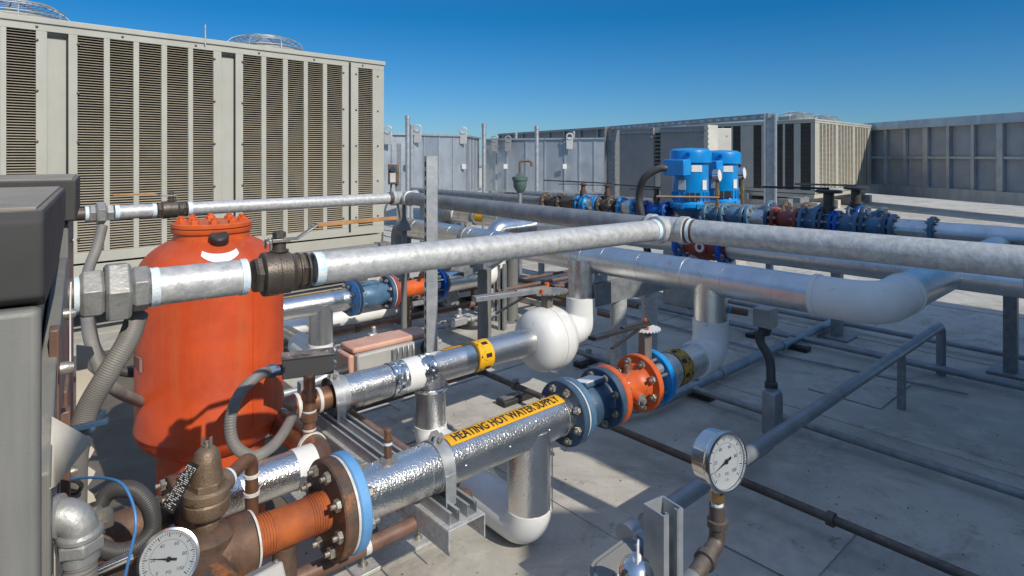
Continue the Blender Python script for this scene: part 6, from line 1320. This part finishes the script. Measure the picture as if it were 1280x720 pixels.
for (px, py, d, par) in ((580, 208, 14.5, d1_), (510, 206, 13.35, d1_), (632, 208, 15.85, d2_), (706, 208, 15.4, d2_)):
    b = MB(); b.box(P(px, py, d-0.05), (0.10, 0.03, 0.12)); obj('latch_plate', b, M['plate'], par)
for (px, y0, d, l, r) in ((509.5, 147, 11.5, 'tallest thin pipe post, in front of the left duct', 0.032), (514.5, 158, 12.3, 'thin pipe post just behind the tallest one', 0.025), (605, 157, 11.5, 'thin pale pipe post between the two ducts', 0.030), (671, 160, 11.0, 'thin pale pipe post right of the green vent', 0.028), (717, 166, 18.0, 'short pipe end above the right-hand duct', 0.03), (645, 168, 17, 'short pipe end above the middle of the ducts', 0.03)):
    a = P(px, y0, d); b = MB(); b.cyl(Vector((a.x, a.y, 0)), a, r*1.35, seg=14); b.lathe([(r*1.6, 0), (r*1.6, 0.06), (r*0.8, 0.08)], a-UP*0.03, UP, 14)
    b.lathe([(r*1.7, 0), (r*1.7, 0.10)], Vector((a.x, a.y, 0.72)), UP, 14); b.box(Vector((a.x, a.y, 0.8)), (0.16, 0.05, 0.05)); tag(obj('pipe_post', b, M['galv'], loc=(a.x, a.y, 0)), l, 'post')
q = E(621, 0, 12.5); b = MB(); b.box(q+UP*0.73, (0.30, 0.2, 0.24)); b.box(q+UP*0.60, (0.34, 0.24, 0.03)); b.cyl(q, q+UP*0.62, 0.04, seg=12); tag(obj('box_on_post', b, M['bronze'], loc=q, bev=0.006), 'small brown-grey box on a short post before the ducts', 'box')
# low curb and pipes under ducts
for k, (dd_, z) in enumerate(((11.9, 0.62), (12.6, 0.55))):
    b = MB(); b.tube([E(560, 0, dd_, z), E(765, 0, dd_-0.6, z)], 0.045, 12); tag(obj('low_pipe', b, M['cab'] if k else M['galvdk'], loc=E(560, 0, dd_, z)), ('upper' if k == 0 else 'lower')+' horizontal pipe in front of the ductwork feet', 'pipe')
# taller dark screen behind
t = thing('dark_screen', 'dark corrugated screen wall rising behind the ductwork', 'wall', E(700, 0, 20))
a, c = E(625, 0, 24.5), E(772, 0, 18.2); d = (c-a).normalized(); L = (c-a).length; nb = Vector((-d.y, d.x, 0)); b = MB(); b.box((a+c)/2+nb*0.05+UP*1.22, (L, 0.08, 2.44), d, nb); obj('screen_panel', b, M['greypanel'], t)
b = MB(); b.box((a+c)/2-nb*0.02+UP*2.46, (L, 0.16, 0.07), d, nb)
for i in range(9): b.box(a+d*L*i/8-nb*0.02+UP*1.22, (0.07, 0.07, 2.42), d, nb)
obj('frame_rail', b, M['galvdk'], t)
# grey air handlers
t = thing('air_handler', 'large dark grey air handling unit with two doors behind the blue pumps', 'air handler', E(820, 0, 15))
a, c = E(771, 0, 15.2), E(885, 0, 13.2); d = (c-a).normalized(); L = (c-a).length; nb = Vector((-d.y, d.x, 0)); nb = nb if nb.y > 0 else -nb
def along(px, y0=0):
    k = (px-640)/760; dx_, dy_ = d.x, d.y; s = (k*a.y-a.x)/(dx_-k*dy_); return s
b = MB(); b.box((a+c)/2+nb*0.2+UP*1.35, (L, 0.36, 1.86), d, nb); obj('unit_or_block_body', b, M['cream'], t)
for (p0, p1) in ((771, 818), (826.5, 883)):
    s0, s1 = along(p0), along(p1); b = MB(); b.box(a+d*(s0+s1)/2-nb*0.01+UP*1.35, (s1-s0, 0.05, 1.84), d, nb); dr = obj('door', b, M['greypanel'], t, bev=0.01)
    b = MB(); b.box(a+d*(s0+s1)/2-nb*0.04+UP*2.17, (s1-s0+0.02, 0.06, 0.05), d, nb); b.box(a+d*(s1-0.1)-nb*0.05+UP*2.05, (0.14, 0.05, 0.05), d, nb); obj('handle', b, M['galvdk'], dr)
b = MB(); s0, s1 = along(819), along(826)
for i in range(10): b.box(a+d*(s0+s1)/2-nb*0.005+UP*(1.30+i*0.09), (s1-s0-0.02, 0.03, 0.055), d, nb)
obj('slot_vent', b, M['gasket'], t)
b = MB(); b.box((a+c)/2+nb*0.2+UP*0.26, (L-0.1, 0.3, 0.32), d, nb); obj('plinth', b, M['galvdk'], t)
b = MB(); b.box(a+d*along(884)-nb*0.02+UP*1.35, (0.10, 0.06, 1.86), d, nb)
for i in range(5): b.box(a+d*along(886)-nb*0.07+UP*(1.75+i*0.11), (0.10, 0.03, 0.05), d, nb)
obj('end_strip', b, M['cream'], t)
t = thing('cream_cabinet', 'pale cream metal cabinet right of the dark grey air handler', 'cabinet', E(893, 0, 15.4))
b = MB(); q = E(894, 0, 15.6); b.box(q+UP*1.42, (0.62, 0.6, 1.76)); obj('cabinet_body', b, M['cream'], t, bev=0.015)
b = MB()
for px_ in (-0.2, 0.2):
    for z_ in (0.9, 2.1): b.lathe([(0.02, 0), (0.02, 0.01)], q+Vector((px_, -0.3, z_)), (0, -1, 0), 10)
obj('screw', b, M['bolt'], t)
b = MB(); b.box(q+UP*0.28, (0.56, 0.5, 0.54)); obj('plinth', b, M['galvdk'], t)
# screen frame: two big posts and slotted strut between
t = thing('screen_frame', 'tall grey post pair joined by a slotted strut across the air handler', 'frame', E(963, 0, 9.8))
q0, q1 = E(765, 0, 13.6), E(963, 0, 9.8)
for q, w, zt_, m_ in ((q0, 0.26, 2.26, 'galvdk'), (q1, 0.17, 2.28, 'galv')):
    b = MB(); x_ = Vector((0.85, -0.5, 0)).normalized(); y_ = Vector((-0.5, -0.85, 0)).normalized()
    b.box(q+UP*zt_/2-x_*w*0.46, (0.02, w, zt_), x_, y_); b.box(q+UP*zt_/2+x_*w*0.46, (0.02, w, zt_), x_, y_); b.box(q+UP*zt_/2, (w*0.9, 0.02, zt_), x_, y_); b.box(q+UP*0.01, (w*2, w*2, 0.02)); obj('post', b, M[m_], t)
a_, c_ = q0+UP*2.22, q1+UP*2.24; d = (c_-a_).normalized(); nb = Vector((-d.y, d.x, 0)); nb = nb if nb.y < 0 else -nb; L = (c_-a_).length
b = MB(); b.box((a_+c_)/2, (L, 0.10, 0.09), d, -nb); st_ = obj('top_strut', b, M['galvdk'], t)
b = MB(); n = 22
for i in range(n): b.box(a_+d*L*(i+0.5)/n+nb*0.051, (L/n*0.52, 0.003, 0.035), d, -nb)
obj('slot_plate', b, M['sheet'], st_)
# right-hand screen wall
t = thing('screen_wall', 'galvanised stud frame with grey panels closing the roof on the right', 'wall', E(1150, 0, 16))
pts = [E(1086, 0, 21.5), E(1330, 0, 15.0), E(1700, 0, 10.5)]
pn = MB(); fm = MB()
for a, c in zip(pts, pts[1:]):
    d = (c-a).normalized(); L = (c-a).length; nb = Vector((-d.y, d.x, 0)); nb = nb if nb.y > 0 else -nb
    pn.box((a+c)/2+nb*0.08+UP*1.55, (L, 0.03, 2.1), d, nb); n = int(L/0.82)
    for i in range(n+1): fm.box(a+d*L*i/n+UP*1.52, (0.10 if i % 3 else 0.18, 0.10, 2.1), d, nb)
    fm.box((a+c)/2+UP*2.62-nb*0.02, (L+0.1, 0.30, 0.26), d, nb); fm.box((a+c)/2+UP*1.55, (L, 0.06, 0.07), d, nb); fm.box((a+c)/2+UP*0.46-nb*0.02, (L, 0.24, 0.34), d, nb)
obj('grey_panel', pn, M['wallpanel'], t); obj('stud_frame', fm, M['sheet'], t)
# long beam below the second chiller
t = thing('chiller_support', 'steel beams and sleepers carrying the smaller distant chiller', 'support', C2+UP*0.1)
b = MB()
for off in (0.3, 2.1, 3.9): b.box(C2+dR1*2.6+dL1*off+UP*0.36, (5.6, 0.18, 0.20), dR1, dL1)
obj('steel_beam', b, M['galvdk'], t)
b = MB()
for s_k in (0.2, 1.9, 3.6, 5.1): b.box(C2+dR1*s_k+dL1*2.1+UP*0.13, (0.25, 4.3, 0.26), dR1, dL1)
obj('concrete_sleeper', b, M['seam'], t)
b = MB(); b.box(E(998, 0, 14.6)+UP*0.55, (0.5, 0.3, 0.12), D1, D2); b.box(E(980, 0, 14.2)+UP*0.30, (0.25, 0.3, 0.6), D1, D2); tag(obj('steel_bracket', b, M['galvdk'], loc=E(990, 0, 14.4)), 'grey steel bracket in front of the smaller chiller', 'bracket')
# roof parapet closing the view far behind
t = thing('roof_parapet', 'low pale parapet along the far edge of the roof', 'wall', E(640, 0, 34)); b = MB(); b.box(Vector((4, 34, 0.5)), (70, 0.3, 1.0)); obj('parapet_wall', b, M['cream'], t)
b = MB(); b.box(Vector((4, 34, 1.03)), (70.2, 0.42, 0.06)); obj('coping', b, M['galvdk'], t)

# ================================================================ 19. added block out of view, shaped to cast the deck shadow
t = thing('added_shadow_block', 'tall grey block with cream doors, added out of view to shade the deck', 'air handler', Vector((3.4, 1.3, 0)))
hz = 3.3
for (hx0, hy0, hy1, hh, nm) in ((3.13, 0.04, 3.55, hz, 'unit_or_block_body'), (3.52, -0.52, 0.04, hz-0.06, 'sun_gap_block'), (2.86, -3.0, -0.52, hz, 'unit_or_block_body')):  # middle piece set back so a patch of sun reaches the deck
    hx1 = 7.4
    b = MB(); b.box(((hx0+hx1)/2, (hy0+hy1)/2, hh/2+0.08), (hx1-hx0, hy1-hy0, hh-0.22)); obj(nm, b, M['cab'], t, bev=0.01)
    b = MB(); b.box(((hx0+hx1)/2, (hy0+hy1)/2, hh-0.01), (hx1-hx0+0.04, hy1-hy0-0.004, 0.05)); obj('block_top', b, M['galv'], t, bev=0.005)
    b = MB(); b.box(((hx0+hx1)/2, (hy0+hy1)/2, 0.08), (hx1-hx0-0.2, hy1-hy0-0.05, 0.16)); obj('plinth', b, M['galvdk'], t)
b = MB()
for (x, y0_, y1_) in ((3.13, 0.09, 1.78), (3.13, 1.82, 3.5), (2.86, -2.95, -1.78), (2.86, -1.74, -0.57)): b.box((x-0.012, (y0_+y1_)/2, 1.70), (0.03, y1_-y0_, 2.75))
obj('door', b, M['cream'], t, bev=0.006)

# ================================================================ light, sky, camera
to_sun = Vector((0.65, -0.76, 0.77)).normalized(); elev = math.asin(to_sun.z); az = math.atan2(to_sun.x, to_sun.y)
w = bpy.data.worlds.new('World'); sc.world = w; w.use_nodes = True; nt = w.node_tree; bg = nt.nodes['Background']
sk = nt.nodes.new('ShaderNodeTexSky'); sk.sky_type = 'NISHITA'; sk.sun_disc = False; sk.sun_elevation = elev; sk.sun_rotation = az
sk.altitude = 300; sk.air_density = 1.0; sk.dust_density = 0.3; sk.ozone_density = 2.0
tcw = nt.nodes.new('ShaderNodeTexCoord'); spz = nt.nodes.new('ShaderNodeSeparateXYZ'); nt.links.new(tcw.outputs['Generated'], spz.inputs[0])
cr_ = nt.nodes.new('ShaderNodeValToRGB'); nt.links.new(spz.outputs['Z'], cr_.inputs['Fac']); el_ = cr_.color_ramp.elements   # low sky tinted deep blue, sky overhead brightened to lift the shade
el_[0].position = 0.0; el_[0].color = (0.30, 0.47, 0.70, 1); el_[1].position = 0.22; el_[1].color = (0.045, 0.39, 0.66, 1)
for ps_, c_ in ((0.30, (0.08, 0.43, 0.70, 1)), (0.52, (1.45, 1.42, 1.36, 1)), (1.0, (2.3, 2.1, 1.95, 1))): e_ = el_.new(ps_); e_.color = c_
gm = nt.nodes.new('ShaderNodeMix'); gm.data_type = 'RGBA'; gm.blend_type = 'MULTIPLY'; gm.inputs['Factor'].default_value = 1.0; nt.links.new(cr_.outputs['Color'], gm.inputs[7]); nt.links.new(sk.outputs['Color'], gm.inputs[6]); nt.links.new(gm.outputs[2], bg.inputs['Color']); bg.inputs['Strength'].default_value = 0.13
l = bpy.data.lights.new('sun', 'SUN'); l.energy = 4.2; l.angle = R(0.53); l.color = (1.0, 0.93, 0.82)
lo = bpy.data.objects.new('sun', l); COL.objects.link(lo); lo.rotation_euler = to_sun.to_track_quat('Z', 'Y').to_euler()
cam = bpy.data.cameras.new('camera'); co = bpy.data.objects.new('camera', cam); COL.objects.link(co); sc.camera = co
co.location = (0, 0, H); co.rotation_euler = (R(90), 0, 0); cam.sensor_width = 36; cam.lens = F/1280*36; cam.shift_y = -(360-HY)/1280; cam.clip_start = 0.02; cam.clip_end = 3000
sc.view_settings.view_transform = 'Standard'; sc.view_settings.look = 'None'; sc.view_settings.exposure = 0
